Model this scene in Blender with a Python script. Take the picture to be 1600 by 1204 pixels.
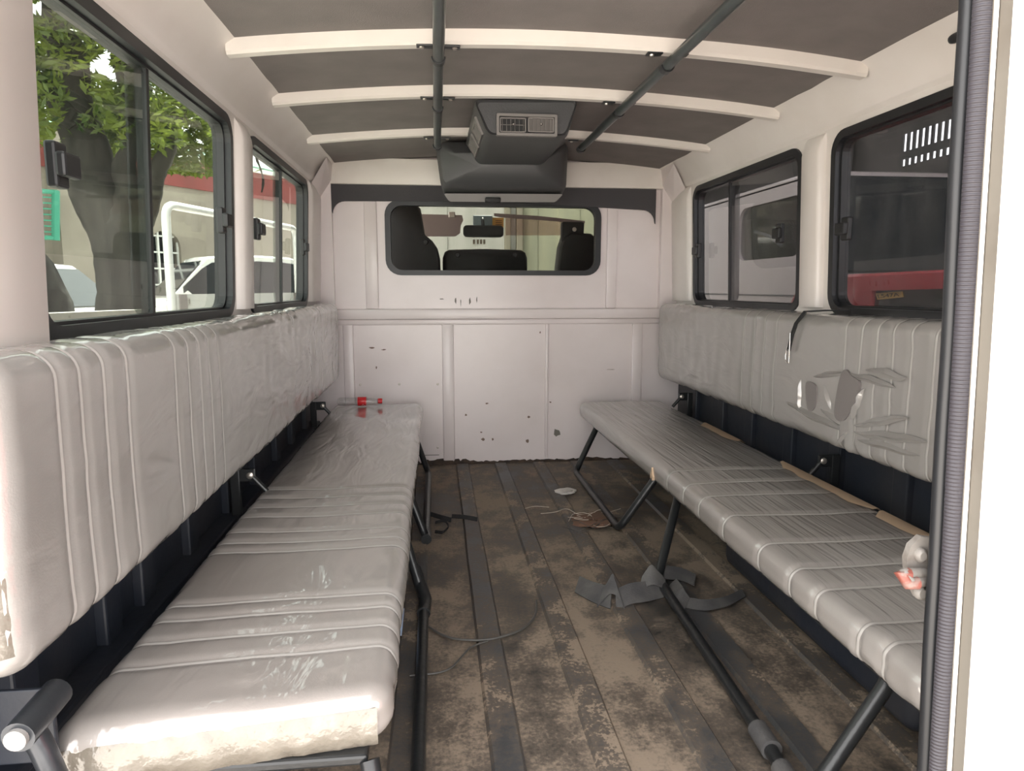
import bpy, bmesh, math, random
from mathutils import Vector, noise
from mathutils.geometry import tessellate_polygon
random.seed(7)
for o in list(bpy.data.objects): bpy.data.objects.remove(o)
SC = bpy.context.scene
COL = SC.collection

# ------------------------------------------------------------------ camera
# world: x right, y towards the cab, z up, van floor at z = 0
FPX, PCX, PCY, VPX, VPY, HCAM = 1080., 800., 602., 680., 450., 0.80
_vx, _vy = (VPX - PCX) / FPX, -(VPY - PCY) / FPX
CYv = Vector((_vx, _vy, 1)).normalized()            # world y in camera (right, up, forward)
CZv = Vector((0, 1, -_vy)).normalized()             # world z
CXv = CYv.cross(CZv)
if CXv.x < 0: CXv = -CXv
CAM = Vector((0, 0, HCAM))
cd = bpy.data.cameras.new('camera'); cam = bpy.data.objects.new('camera', cd); COL.objects.link(cam)
cd.sensor_fit = 'HORIZONTAL'; cd.sensor_width = 36.0; cd.lens = 36.0 * FPX / 1600.0
cd.clip_start = 0.02; cd.clip_end = 400
from mathutils import Matrix
cam.matrix_world = Matrix(((CXv.x, CXv.y, -CXv.z, 0), (CYv.x, CYv.y, -CYv.z, 0), (CZv.x, CZv.y, -CZv.z, HCAM), (0, 0, 0, 1)))
SC.camera = cam

def ray(px, py):
    v = Vector(((px - PCX) / FPX, -(py - PCY) / FPX, 1.0))
    return Vector((v.dot(CXv), v.dot(CYv), v.dot(CZv)))
def on(px, py, axis, val):
    """point where the pixel's line of sight meets the plane axis = val"""
    r = ray(px, py); t = (val - CAM[axis]) / r[axis]
    return CAM + t * r

# ------------------------------------------------------------------ world, sun, exposure
W = bpy.data.worlds.new('sky'); SC.world = W; W.use_nodes = True
nt = W.node_tree; nt.nodes.clear()
bg = nt.nodes.new('ShaderNodeBackground'); wo = nt.nodes.new('ShaderNodeOutputWorld')
bg.inputs[0].default_value = (1.0, 0.985, 0.975, 1); bg.inputs[1].default_value = 1.9
nt.links.new(bg.outputs[0], wo.inputs[0])
sd = bpy.data.lights.new('sun', 'SUN'); sd.energy = 13.0; sd.angle = math.radians(1.0); sd.color = (1, .955, .90)
sun = bpy.data.objects.new('sun', sd); COL.objects.link(sun)
sun.rotation_euler = Vector((-0.12, -0.50, -0.86)).to_track_quat('-Z', 'Y').to_euler()
SC.view_settings.view_transform = 'Standard'; SC.view_settings.look = 'None'
SC.view_settings.gamma = 1.0; SC.view_settings.use_curve_mapping = False
SC.view_settings.exposure = 1.6

# ------------------------------------------------------------------ materials
MATS = {}
def mat(name, col, rough=.5, metal=0., col2=None, nscale=6., namount=1., bump=0., bscale=40., coat=0., coat_r=.1,
        stretch=(1, 1, 1), spec=.5, detail=5., contrast=(.35, .65), bstretch=None, trans=0., sss=0.):
    m = bpy.data.materials.new(name); m.use_nodes = True
    n = m.node_tree; b = n.nodes['Principled BSDF']; L = n.links
    b.inputs['Base Color'].default_value = (*col, 1); b.inputs['Roughness'].default_value = rough
    b.inputs['Metallic'].default_value = metal; b.inputs['Specular IOR Level'].default_value = spec
    b.inputs['Coat Weight'].default_value = coat; b.inputs['Coat Roughness'].default_value = coat_r
    b.inputs['Transmission Weight'].default_value = trans
    tc = n.nodes.new('ShaderNodeTexCoord')
    def mp(s):
        q = n.nodes.new('ShaderNodeMapping'); q.inputs['Scale'].default_value = s
        L.new(tc.outputs['Object'], q.inputs['Vector']); return q
    if col2 is not None:
        t = n.nodes.new('ShaderNodeTexNoise'); t.inputs['Scale'].default_value = nscale; t.inputs['Detail'].default_value = detail
        L.new(mp(stretch).outputs[0], t.inputs['Vector'])
        r = n.nodes.new('ShaderNodeValToRGB'); r.color_ramp.elements[0].position = contrast[0]; r.color_ramp.elements[1].position = contrast[1]
        r.color_ramp.elements[0].color = (*col, 1); r.color_ramp.elements[1].color = (*[a + (c - a) * namount for a, c in zip(col, col2)], 1)
        L.new(t.outputs[0], r.inputs[0]); L.new(r.outputs[0], b.inputs['Base Color'])
    if bump > 0:
        t = n.nodes.new('ShaderNodeTexNoise'); t.inputs['Scale'].default_value = bscale; t.inputs['Detail'].default_value = 4
        L.new(mp(bstretch or stretch).outputs[0], t.inputs['Vector'])
        u = n.nodes.new('ShaderNodeBump'); u.inputs['Strength'].default_value = bump; u.inputs['Distance'].default_value = .01
        L.new(t.outputs[0], u.inputs['Height']); L.new(u.outputs[0], b.inputs['Normal'])
        if coat > 0: L.new(u.outputs[0], b.inputs['Coat Normal'])
    MATS[name] = m; return m

mat('white_paint', (.80, .745, .705), .30, col2=(.72, .66, .61), nscale=3.5, contrast=(.42, .75), bump=.05, bscale=5, spec=.5)
mat('bulk_paint', (.80, .72, .71), .28, col2=(.73, .65, .63), nscale=3.5, contrast=(.42, .75), bump=.06, bscale=4, spec=.5)
mat('white_beam', (.80, .745, .69), .4, col2=(.74, .68, .62), nscale=8, contrast=(.5, .8))
mat('liner', (.25, .222, .213), .95, col2=(.222, .198, .19), nscale=9, bump=.25, bscale=600, spec=.15)
mat('black_metal', (.016, .017, .018), .32, bump=.08, bscale=60)
mat('black_plastic', (.018, .018, .019), .45)
mat('rod_paint', (.035, .042, .042), .28, col2=(.05, .06, .06), nscale=20)
mat('rubber', (.014, .015, .017), .42)
mat('navy_panel', (.018, .022, .032), .45, col2=(.045, .043, .045), nscale=5, contrast=(.45, .8), bump=.1, bscale=30)
mat('ac_plastic', (.062, .062, .064), .42, bump=.15, bscale=500)
mat('ac_trim', (.20, .185, .175), .4)
mat('ac_dark', (.012, .012, .012), .6)
mat('header_cloth', (.060, .056, .060), .8, bump=.1, bscale=200)
mat('chrome', (.75, .73, .70), .22, 1.0)
mat('bolt', (.55, .5, .45), .35, .8)
mat('hinge_metal', (.055, .06, .068), .3, .5, bump=.1, bscale=40)
mat('chip', (.22, .15, .12), .9)
mat('black_edge', (.030, .022, .018), .8, col2=(.08, .05, .035), nscale=30)
mat('seam', (.40, .38, .36), .35, coat=.7, coat_r=.12, metal=.15)
mat('skin_white', (.86, .83, .79), .25, col2=(.82, .78, .74), nscale=2)
mat('jamb_beige', (.17, .155, .132), .5, col2=(.135, .118, .098), nscale=12, contrast=(.5, .75))
mat('striker_white', (.20, .185, .17), .45, col2=(.15, .13, .115), nscale=60, contrast=(.5, .7))
mat('striker_red', (.20, .06, .045), .5, col2=(.22, .15, .13), nscale=90, contrast=(.45, .6))
mat('pin_nylon', (.30, .29, .28), .4)
mat('beige_foam_and_edge', (.55, .40, .27), .9)  # matte beige shared by the torn foam and the seat edge strips
mat('strap_black', (.018, .018, .019), .75, bump=.2, bscale=300)
mat('strap_grey', (.060, .058, .060), .6, col2=(.11, .105, .10), nscale=14, bump=.15, bscale=200)
mat('wire_grey', (.07, .066, .06), .5)
mat('wire_pale', (.55, .48, .40), .5)
mat('paper', (.78, .74, .70), .8)
mat('rusty_fluff', (.16, .09, .06), .95)
mat('bag_blue', (.45, .55, .75), .3)
mat('red_plastic', (.72, .03, .035), .35)
mat('cab_black', (.013, .013, .014), .55)
mat('cab_mauve', (.20, .155, .145), .8)
mat('cab_beige', (.56, .47, .39), .8)
mat('sticker_orange', (.62, .33, .08), .5)
mat('sticker_print', (.20, .10, .04), .5)
mat('screen_strip', (.20, .26, .28), .3)
mat('asphalt', (.52, .49, .45), .9, col2=(.42, .39, .36), nscale=2, bump=.2, bscale=60)
mat('concrete', (.34, .31, .275), .9, col2=(.24, .22, .2), nscale=3, bump=.2, bscale=40)
mat('render_beige', (.31, .27, .225), .9, col2=(.25, .215, .18), nscale=1.5, bump=.1, bscale=30)
mat('band_red', (.24, .055, .05), .8, col2=(.19, .05, .045), nscale=3)
mat('roof_green', (.12, .32, .22), .6)
mat('gutter_white', (.75, .75, .72), .5)
mat('grille_green', (.05, .28, .19), .5)
mat('bark', (.016, .015, .012), .95, col2=(.05, .046, .038), nscale=7, stretch=(1, 1, .25), bump=.8, bscale=14)
mat('car_white', (.78, .77, .75), .2, coat=.8, coat_r=.05)
mat('car_red', (.36, .022, .035), .25, coat=.8, coat_r=.05)
mat('car_silver', (.30, .26, .25), .35, coat=.5, coat_r=.1)
mat('car_glass', (.02, .024, .026), .06, spec=.8)
mat('tyre', (.02, .02, .02), .85)
mat('rim', (.4, .4, .4), .35, .8)
mat('lamp_glass', (.8, .8, .8), .1)
mat('plate_yellow', (.90, .56, .17), .5)
mat('plate_ink', (.06, .04, .02), .5)
mat('stencil_grey', (.5, .47, .43), .6)
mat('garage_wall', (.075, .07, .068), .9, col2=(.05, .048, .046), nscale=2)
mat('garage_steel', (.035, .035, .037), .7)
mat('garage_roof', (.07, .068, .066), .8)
mat('gate_pale', (.46, .45, .40), .7, col2=(.36, .36, .31), nscale=4, stretch=(3, 1, .25), contrast=(.4, .7))
mat('gate_lime', (.40, .40, .27), .7, col2=(.32, .33, .23), nscale=4, stretch=(3, 1, .25), contrast=(.4, .7))
mat('gate_post', (.24, .22, .16), .7)

def vinyl(name, base, dirt, wr=(1, 1, 1)):
    """silver vinyl under clear plastic film: sharp coat with wrinkles, satin base"""
    m = mat(name, base, .38, col2=dirt, nscale=2.2, contrast=(.45, .8), coat=1.0, coat_r=.06, metal=.12, spec=.5)
    n = m.node_tree; L = n.links; b = n.nodes['Principled BSDF']
    tc = n.nodes.new('ShaderNodeTexCoord'); mp = n.nodes.new('ShaderNodeMapping'); mp.inputs['Scale'].default_value = wr
    L.new(tc.outputs['Object'], mp.inputs['Vector'])
    t = n.nodes.new('ShaderNodeTexNoise'); t.inputs['Scale'].default_value = 5.5; t.inputs['Detail'].default_value = 2.5; t.inputs['Distortion'].default_value = .7
    L.new(mp.outputs[0], t.inputs['Vector'])
    u = n.nodes.new('ShaderNodeBump'); u.inputs['Strength'].default_value = .5; u.inputs['Distance'].default_value = .014
    L.new(t.outputs[0], u.inputs['Height']); L.new(u.outputs[0], b.inputs['Coat Normal']); b.inputs['Coat IOR'].default_value = 1.75
    t2 = n.nodes.new('ShaderNodeTexNoise'); t2.inputs['Scale'].default_value = 420
    L.new(tc.outputs['Object'], t2.inputs['Vector'])
    u2 = n.nodes.new('ShaderNodeBump'); u2.inputs['Strength'].default_value = .12; u2.inputs['Distance'].default_value = .002
    L.new(t2.outputs[0], u2.inputs['Height']); L.new(u2.outputs[0], b.inputs['Normal'])
    return m
vinyl('vinyl_seat', (.36, .335, .315), (.30, .265, .245), (3.2, .8, 1))
vinyl('vinyl_creased', (.34, .318, .30), (.28, .25, .232), (9, .42, 1))
vinyl('vinyl_back', (.34, .325, .31), (.29, .27, .25), (1, 1.1, 3.2))
mat('vinyl_bare', (.20, .18, .175), .5, bump=.1, bscale=400)
mat('film_beige', (.20, .18, .15), .25, col2=(.15, .132, .108), nscale=25, coat=.9, coat_r=.05, bump=.5, bscale=30)

def floor_mat(name, dust_lo, dust_hi, base):
    m = bpy.data.materials.new(name); m.use_nodes = True; n = m.node_tree; L = n.links; b = n.nodes['Principled BSDF']
    tc = n.nodes.new('ShaderNodeTexCoord')
    def nz(s, d, st=(1, 1, 1)):
        mp = n.nodes.new('ShaderNodeMapping'); mp.inputs['Scale'].default_value = st; L.new(tc.outputs['Object'], mp.inputs['Vector'])
        t = n.nodes.new('ShaderNodeTexNoise'); t.inputs['Scale'].default_value = s; t.inputs['Detail'].default_value = d; t.inputs['Roughness'].default_value = .65
        L.new(mp.outputs[0], t.inputs['Vector']); return t
    big = nz(3.2, 6, (1.3, .7, 1)); fine = nz(120, 3); mid = nz(14, 6)
    add = n.nodes.new('ShaderNodeMath'); add.operation = 'MULTIPLY_ADD'; add.inputs[1].default_value = .45
    L.new(mid.outputs[0], add.inputs[0]); L.new(big.outputs[0], add.inputs[2])
    add2 = n.nodes.new('ShaderNodeMath'); add2.operation = 'MULTIPLY_ADD'; add2.inputs[1].default_value = .36
    L.new(fine.outputs[0], add2.inputs[0]); L.new(add.outputs[0], add2.inputs[2])
    r = n.nodes.new('ShaderNodeValToRGB'); e = r.color_ramp.elements
    e[0].position = dust_lo; e[0].color = (*base, 1); e[1].position = dust_hi; e[1].color = (.25, .195, .145, 1)
    k = r.color_ramp.elements.new((dust_lo + dust_hi) / 2 - .02); k.color = (.115, .092, .073, 1)
    L.new(add2.outputs[0], r.inputs[0]); L.new(r.outputs[0], b.inputs['Base Color'])
    rr = n.nodes.new('ShaderNodeMapRange'); rr.inputs[1].default_value = dust_lo; rr.inputs[2].default_value = dust_hi; rr.inputs[3].default_value = .38; rr.inputs[4].default_value = .95
    L.new(add2.outputs[0], rr.inputs[0]); L.new(rr.outputs[0], b.inputs['Roughness'])
    u = n.nodes.new('ShaderNodeBump'); u.inputs['Strength'].default_value = .35; u.inputs['Distance'].default_value = .004
    L.new(add2.outputs[0], u.inputs['Height']); L.new(u.outputs[0], b.inputs['Normal'])
    MATS[name] = m
floor_mat('floor_dusty', .72, 1.06, (.036, .033, .030))
floor_mat('floor_rib_worn', .80, 1.16, (.055, .055, .057))

def glass(name, tint, dust=.06, refl=1.0, ior=1.2):
    m = bpy.data.materials.new(name); m.use_nodes = True; n = m.node_tree; n.nodes.clear(); L = n.links
    o = n.nodes.new('ShaderNodeOutputMaterial'); tr = n.nodes.new('ShaderNodeBsdfTransparent'); tr.inputs[0].default_value = (*tint, 1)
    gl = n.nodes.new('ShaderNodeBsdfGlossy'); gl.inputs['Roughness'].default_value = .02; gl.inputs[0].default_value = (refl, refl, refl, 1)
    fr = n.nodes.new('ShaderNodeFresnel'); fr.inputs[0].default_value = ior
    ge = n.nodes.new('ShaderNodeNewGeometry'); ml = n.nodes.new('ShaderNodeMath'); ml.operation = 'SUBTRACT'; ml.use_clamp = True
    L.new(fr.outputs[0], ml.inputs[0]); L.new(ge.outputs['Backfacing'], ml.inputs[1])      # a pane mirrors once, on the face it is met from
    m1 = n.nodes.new('ShaderNodeMixShader'); L.new(ml.outputs[0], m1.inputs[0]); L.new(tr.outputs[0], m1.inputs[1]); L.new(gl.outputs[0], m1.inputs[2])
    df = n.nodes.new('ShaderNodeBsdfDiffuse'); df.inputs[0].default_value = (.5, .48, .46, 1)
    tc = n.nodes.new('ShaderNodeTexCoord'); mp = n.nodes.new('ShaderNodeMapping'); mp.inputs['Scale'].default_value = (1, 2.2, .7)
    L.new(tc.outputs['Object'], mp.inputs['Vector'])
    t = n.nodes.new('ShaderNodeTexNoise'); t.inputs['Scale'].default_value = 9; t.inputs['Detail'].default_value = 6; t.inputs['Roughness'].default_value = .7
    L.new(mp.outputs[0], t.inputs['Vector'])
    r = n.nodes.new('ShaderNodeMapRange'); r.inputs[1].default_value = .35; r.inputs[2].default_value = .8; r.inputs[3].default_value = dust * .4; r.inputs[4].default_value = dust * 2.6
    L.new(t.outputs[0], r.inputs[0])
    m2 = n.nodes.new('ShaderNodeMixShader'); L.new(r.outputs[0], m2.inputs[0]); L.new(m1.outputs[0], m2.inputs[1]); L.new(df.outputs[0], m2.inputs[2])
    L.new(m2.outputs[0], o.inputs[0]); MATS[name] = m
glass('glass_tint', (.63, .67, .64), .014, ior=1.3)
glass('glass_dusty', (.58, .585, .60), .03, ior=1.3)
glass('glass_clear', (.78, .79, .775), .003, ior=1.001)
glass('bottle_clear', (.93, .93, .93), .10, ior=1.45)

def leaf_mat():
    m = bpy.data.materials.new('leaf'); m.use_nodes = True; n = m.node_tree; L = n.links; b = n.nodes['Principled BSDF']
    oi = n.nodes.new('ShaderNodeTexCoord'); t = n.nodes.new('ShaderNodeTexNoise'); t.inputs['Scale'].default_value = 2.5
    L.new(oi.outputs['Object'], t.inputs['Vector'])
    r = n.nodes.new('ShaderNodeValToRGB'); r.color_ramp.elements[0].position = .35; r.color_ramp.elements[1].position = .65
    r.color_ramp.elements[0].color = (.025, .055, .012, 1); r.color_ramp.elements[1].color = (.20, .25, .035, 1); L.new(t.outputs[0], r.inputs[0])
    L.new(r.outputs[0], b.inputs['Base Color']); b.inputs['Roughness'].default_value = .5
    ts = n.nodes.new('ShaderNodeBsdfTranslucent'); L.new(r.outputs[0], ts.inputs[0])
    mx = n.nodes.new('ShaderNodeMixShader'); mx.inputs[0].default_value = .5
    L.new(b.outputs[0], mx.inputs[1]); L.new(ts.outputs[0], mx.inputs[2]); L.new(mx.outputs[0], n.nodes['Material Output'].inputs[0])
    MATS['leaf'] = m
leaf_mat()

def seal_mat():
    m = mat('ribbed_seal', (.050, .046, .054), .5); n = m.node_tree; L = n.links; b = n.nodes['Principled BSDF']
    tc = n.nodes.new('ShaderNodeTexCoord'); w = n.nodes.new('ShaderNodeTexWave'); w.bands_direction = 'Z'; w.inputs['Scale'].default_value = 78
    w.inputs['Distortion'].default_value = .4
    L.new(tc.outputs['Object'], w.inputs['Vector'])
    u = n.nodes.new('ShaderNodeBump'); u.inputs['Strength'].default_value = .7; u.inputs['Distance'].default_value = .003
    L.new(w.outputs[1], u.inputs['Height']); L.new(u.outputs[0], b.inputs['Normal'])
seal_mat()

# ------------------------------------------------------------------ mesh helpers
class MB:
    def __init__(s): s.v = []; s.f = []
    def add(s, vs, fs):
        k = len(s.v); s.v += [tuple(p) for p in vs]; s.f += [tuple(i + k for i in f) for f in fs]; return s
    def box(s, x0, x1, y0, y1, z0, z1):
        return s.add([(x, y, z) for x in (x0, x1) for y in (y0, y1) for z in (z0, z1)],
                     [(0, 1, 3, 2), (4, 6, 7, 5), (0, 4, 5, 1), (2, 3, 7, 6), (0, 2, 6, 4), (1, 5, 7, 3)])
    def rbox(s, x0, x1, y0, y1, z0, z1, r=.004, seg=2):
        bm = bmesh.new(); bmesh.ops.create_cube(bm, size=1)
        for v in bm.verts: v.co = Vector(((x0 + x1) / 2 + v.co.x * (x1 - x0), (y0 + y1) / 2 + v.co.y * (y1 - y0), (z0 + z1) / 2 + v.co.z * (z1 - z0)))
        bmesh.ops.bevel(bm, geom=bm.edges[:], offset=min(r, .49 * min(x1 - x0, y1 - y0, z1 - z0)), segments=seg, profile=.5, affect='EDGES')
        bm.verts.index_update(); s.add([v.co[:] for v in bm.verts], [[v.index for v in f.verts] for f in bm.faces]); bm.free(); return s
    def tube(s, pts, r, n=10, caps=True):
        pts = [Vector(p) for p in pts]; rs = r if isinstance(r, (list, tuple)) else [r] * len(pts)
        vs = []; fs = []; pn = None
        for i, p in enumerate(pts):
            d = (pts[min(i + 1, len(pts) - 1)] - pts[max(i - 1, 0)]).normalized()
            if pn is None: pn = d.orthogonal().normalized()
            pn = (pn - d * pn.dot(d)).normalized(); bn = d.cross(pn)
            for k in range(n):
                a = 2 * math.pi * k / n; vs.append(p + (pn * math.cos(a) + bn * math.sin(a)) * rs[i])
        for i in range(len(pts) - 1):
            for k in range(n): fs.append((i * n + k, i * n + (k + 1) % n, (i + 1) * n + (k + 1) % n, (i + 1) * n + k))
        if caps: fs.append(tuple(range(n - 1, -1, -1))); fs.append(tuple(range((len(pts) - 1) * n, len(pts) * n)))
        return s.add(vs, fs)
    def grid(s, rows, closed=False):
        nr, nc = len(rows), len(rows[0]); vs = [p for r in rows for p in r]; fs = []
        for i in range(nr - 1):
            for j in range(nc if closed else nc - 1):
                fs.append((i * nc + j, i * nc + (j + 1) % nc, (i + 1) * nc + (j + 1) % nc, (i + 1) * nc + j))
        return s.add(vs, fs)
    def loft(s, rows):                                  # closed loops with end caps
        k = len(s.v); s.grid(rows, True); n = len(rows[0])
        s.f.append(tuple(k + i for i in range(n - 1, -1, -1))); m = k + (len(rows) - 1) * n; s.f.append(tuple(m + i for i in range(n))); return s
    def lathe(s, prof, fn, n=16):                       # prof (t, r); fn(t, a, b) -> point
        return s.loft([[fn(t, r * math.cos(2 * math.pi * k / n), r * math.sin(2 * math.pi * k / n)) for k in range(n)] for t, r in prof])
    def plate(s, outer, holes, fn, w0, w1):
        """outline with holes in (u, v), given thickness between w0 and w1, mapped by fn(u, v, w)"""
        loops = [list(outer)] + [list(h) for h in holes]
        tri = tessellate_polygon([[Vector((u, v, 0)) for u, v in l] for l in loops])
        flat = [p for l in loops for p in l]; N = len(flat)
        vs = [fn(u, v, w0) for u, v in flat] + [fn(u, v, w1) for u, v in flat]; fs = []
        for t in tri: fs.append(tuple(t)); fs.append(tuple(i + N for i in reversed(t)))
        k = 0
        for l in loops:
            m = len(l)
            for i in range(m): fs.append((k + i, k + (i + 1) % m, k + (i + 1) % m + N, k + i + N))
            k += m
        return s.add(vs, fs)
    def build(s, name, material, parent=None, smooth=None, fix=True):
        me = bpy.data.meshes.new(name); me.from_pydata(s.v, [], s.f); me.update()
        if fix:
            bm = bmesh.new(); bm.from_mesh(me); bmesh.ops.recalc_face_normals(bm, faces=bm.faces[:]); bm.to_mesh(me); bm.free()
        me.materials.append(MATS[material])
        if smooth is not None:
            for p in me.polygons: p.use_smooth = True
            me.set_sharp_from_angle(angle=math.radians(smooth))
        o = bpy.data.objects.new(name, me); COL.objects.link(o)
        if parent is not None: o.parent = parent; o.location = -Vector(parent.location) if parent.parent is None else (0, 0, 0)
        return o
def tag(o, label=None, cat=None, group=None, kind=None):
    if label: o['label'] = label
    if cat: o['category'] = cat
    if group: o['group'] = group
    if kind: o['kind'] = kind
    return o
def thing(name, label, cat, loc=(0, 0, 0), group=None):
    o = bpy.data.objects.new(name, None); COL.objects.link(o); o.location = loc; o.empty_display_size = .1
    return tag(o, label, cat, group)
def struct(name, label=None, loc=(0, 0, 0)):
    o = bpy.data.objects.new(name, None); COL.objects.link(o); o.location = loc; o['kind'] = 'structure'
    if label: o['label'] = label
    return o
def rrect(u0, u1, v0, v1, r, n=6):
    out = []
    for cu, cv, a0 in ((u1 - r, v0 + r, -90), (u1 - r, v1 - r, 0), (u0 + r, v1 - r, 90), (u0 + r, v0 + r, 180)):
        for k in range(n + 1):
            a = math.radians(a0 + 90 * k / n); out.append((cu + r * math.cos(a), cv + r * math.sin(a)))
    return out
def arc_pts(pts, r, n=5):
    """round the inner corners of a polyline"""
    pts = [Vector(p) for p in pts]; out = [pts[0]]
    for i in range(1, len(pts) - 1):
        a, b, c = pts[i - 1], pts[i], pts[i + 1]
        d1 = (a - b); d2 = (c - b); k = min(r, d1.length * .45, d2.length * .45); d1.normalize(); d2.normalize()
        p, q = b + d1 * k, b + d2 * k
        for j in range(n + 1):
            t = j / n; out.append(p * (1 - t) ** 2 + b * 2 * t * (1 - t) + q * t * t)
    out.append(pts[-1]); return out
def nz(x, y, z): return noise.noise(Vector((x, y, z)))

# ================================================================== THE VAN SHELL
CXB = .29                                   # centre plane of the body
YB, YR = 3.10, .60                          # bulkhead and rear end
def WL(z): return -.512 + .04 * (z - .72) if z > .72 else -.512
def mirx(x): return 2 * CXB - x
ZLO = .70

# ---- floor with raised ribs
fl = struct('floor', 'ribbed steel van floor under dust')
MB().box(-.56, 1.14, YR - .02, YB + .02, -.04, 0.0).build('floor_sheet', 'floor_dusty', fl)
rib_x = [-.445, -.27, -.095, .080, .255, .430, .605, .780, .955]
for i, x in enumerate(rib_x):
    w = .062; rows = []
    for j in range(61):
        y = YR + .01 + (YB - .03 - YR) * j / 60; d = .0022 * nz(x * 9, y * 3, 1)
        rows.append([(x + d, y, -.002), (x + .007 + d, y, .0075), (x + w - .007 - d, y, .0075), (x + w - d, y, -.002)])
    MB().grid(rows).build('floor_rib', 'floor_rib_worn', fl, smooth=20, fix=False)

# ---- side walls with window openings
LWIN = [(.945, 1.825, .732, 1.208), (1.985, 2.845, .732, 1.208)]
def wall_side(side):
    fx = (lambda x: x) if side == 'left' else mirx
    w = struct('wall_' + side, 'white painted ' + side + ' inner side of van')
    mapf = lambda y, z, d: (fx(WL(z) - d), y, z)
    outer = [(YR, ZLO), (YB + .05, ZLO), (YB + .05, 1.235), (YR, 1.235)]
    holes = [rrect(a + .006, b - .006, c + .006, d - .006, .055) for a, b, c, d in LWIN]
    MB().plate(outer, holes, mapf, 0, .035).build('window_panel', 'white_paint', w)
    # pillars between the windows stand proud of the window panel
    for y0, y1, pr in ((YR, .936, .030), (1.862, 1.966, .022), (2.880, YB + .02, .020)):
        rows = []
        for z in (.712 if y0 < 1 else .746, .8, .95, 1.1, 1.17, 1.185, 1.20, 1.212, 1.222):
            q = pr * max(0, min(1, (1.222 - z) / .045)) ** .6; x = WL(z)
            rows.append([(fx(x - .004), y0, z), (fx(x + q * .75), y0 + .004, z), (fx(x + q), y0 + .012, z), (fx(x + q), y1 - .012, z), (fx(x + q * .75), y1 - .004, z), (fx(x - .004), y1, z)])
        MB().loft(rows).build('window_pillar', 'white_paint', w, smooth=50)
    # cornice profile from the window panel up to the liner
    prof = [(-.492, 1.228), (-.484, 1.236), (-.480, 1.240), (-.474, 1.262), (-.458, 1.285), (-.440, 1.300), (-.428, 1.312), (-.412, 1.322), (-.412, 1.342), (-.54, 1.342), (-.54, 1.228)]
    rows = [[(fx(x), y, z) for x, z in prof] for y in (YR, 1.2, 1.8, 2.4, YB + .05)]
    MB().loft(rows).build('roof_rail', 'white_paint', w, smooth=35)
    # dark lower panel with pressed posts, ledge and wheel box
    MB().box(*sorted((fx(-.545), fx(-.575))), YR, YB, 0, ZLO + .02).build('lower_panel', 'navy_panel', w)
    for y in (.86, 1.10, 1.24, 1.48, 1.76, 2.02, 2.30, 2.55, 2.83):
        MB().rbox(*sorted((fx(-.548), fx(-.527))), y, y + .055, .0, ZLO, .004).build('panel_post', 'navy_panel', w)
    MB().rbox(*sorted((fx(-.548), fx(-.500))), YR + .05, YB - .1, .215, .235, .004).build('panel_ledge', 'navy_panel', w)
    MB().rbox(*sorted((fx(-.548), fx(-.250))), 1.05, 1.87, 0, .195, .03, 3).build('wheel_box', 'navy_panel', w, smooth=40)
    return w
wl = wall_side('left'); wr = wall_side('right')

# ---- windows: rubber surround, two sliding panes with sashes, pulls
def window(n, side, rect, split, pulls, g, label):
    fx = (lambda x: x) if side == 'left' else mirx
    a, b, c, d = rect
    root = struct('window_%d' % n, label, (fx(-.51), (a + b) / 2, c))
    f = lambda y, z, w: (fx(WL(z) - w), y, z)
    def P(m, *k, **kw): return m.build(*k, **kw)
    m = MB(); m.plate(rrect(a - .004, b + .004, c - .004, d + .004, .058), [rrect(a + .017, b - .017, c + .017, d - .017, .042)], f, -.007, .012)
    P(m, 'rubber_seal', 'rubber', root)
    m = MB(); m.plate(rrect(a + .015, b - .015, c + .015, d - .015, .044), [rrect(a + .024, b - .024, c + .022, d - .022, .036)], f, .008, .034)
    P(m, 'sash_channel', 'black_plastic', root)
    for k, (y0, y1, w) in enumerate(((a + .020, split + .028, .014), (split - .028, b - .020, .024))):
        m = MB(); m.plate(rrect(y0, y1, c + .02, d - .02, .034), [], f, w, w + .004); P(m, 'pane', g, root)
    m = MB(); m.plate([(split + .018, c + .02), (split + .030, c + .02), (split + .030, d - .02), (split + .018, d - .02)], [], f, .010, .030); P(m, 'meeting_rail', 'black_plastic', root)
    for y, z, s in pulls:
        x = WL(z)
        m = MB().rbox(*sorted((fx(x - .004), fx(x + .012))), y - .016, y + .016, z - .030, z + .030, .004)
        p = P(m, 'window_pull', 'black_plastic', root)
        m = MB().rbox(*sorted((fx(x + .010), fx(x + .024))), y + s * .004 - .022, y + s * .004 + .022, z - .016, z + .016, .004)
        q = m.build('thumb_catch', 'black_plastic'); q.parent = p
    return root
window(1, 'left', LWIN[0], 1.335, [(1.012, .962, 1), (1.732, .958, 1)], 'glass_tint', 'large sliding side window nearest the left pillar, tree beyond')
window(2, 'left', LWIN[1], 2.43, [(2.06, .965, 1), (2.752, .955, 1)], 'glass_tint', 'left sliding window by the bulkhead')
window(3, 'right', LWIN[0], 1.25, [(1.752, .955, 1), (1.0, .96, 1)], 'glass_dusty', 'dusty right sliding window, red car beyond')
window(4, 'right', LWIN[1], 2.50, [(2.108, .970, -1), (2.792, .952, 1)], 'glass_dusty', 'right sliding window by the bulkhead, silver van beyond')

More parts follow.
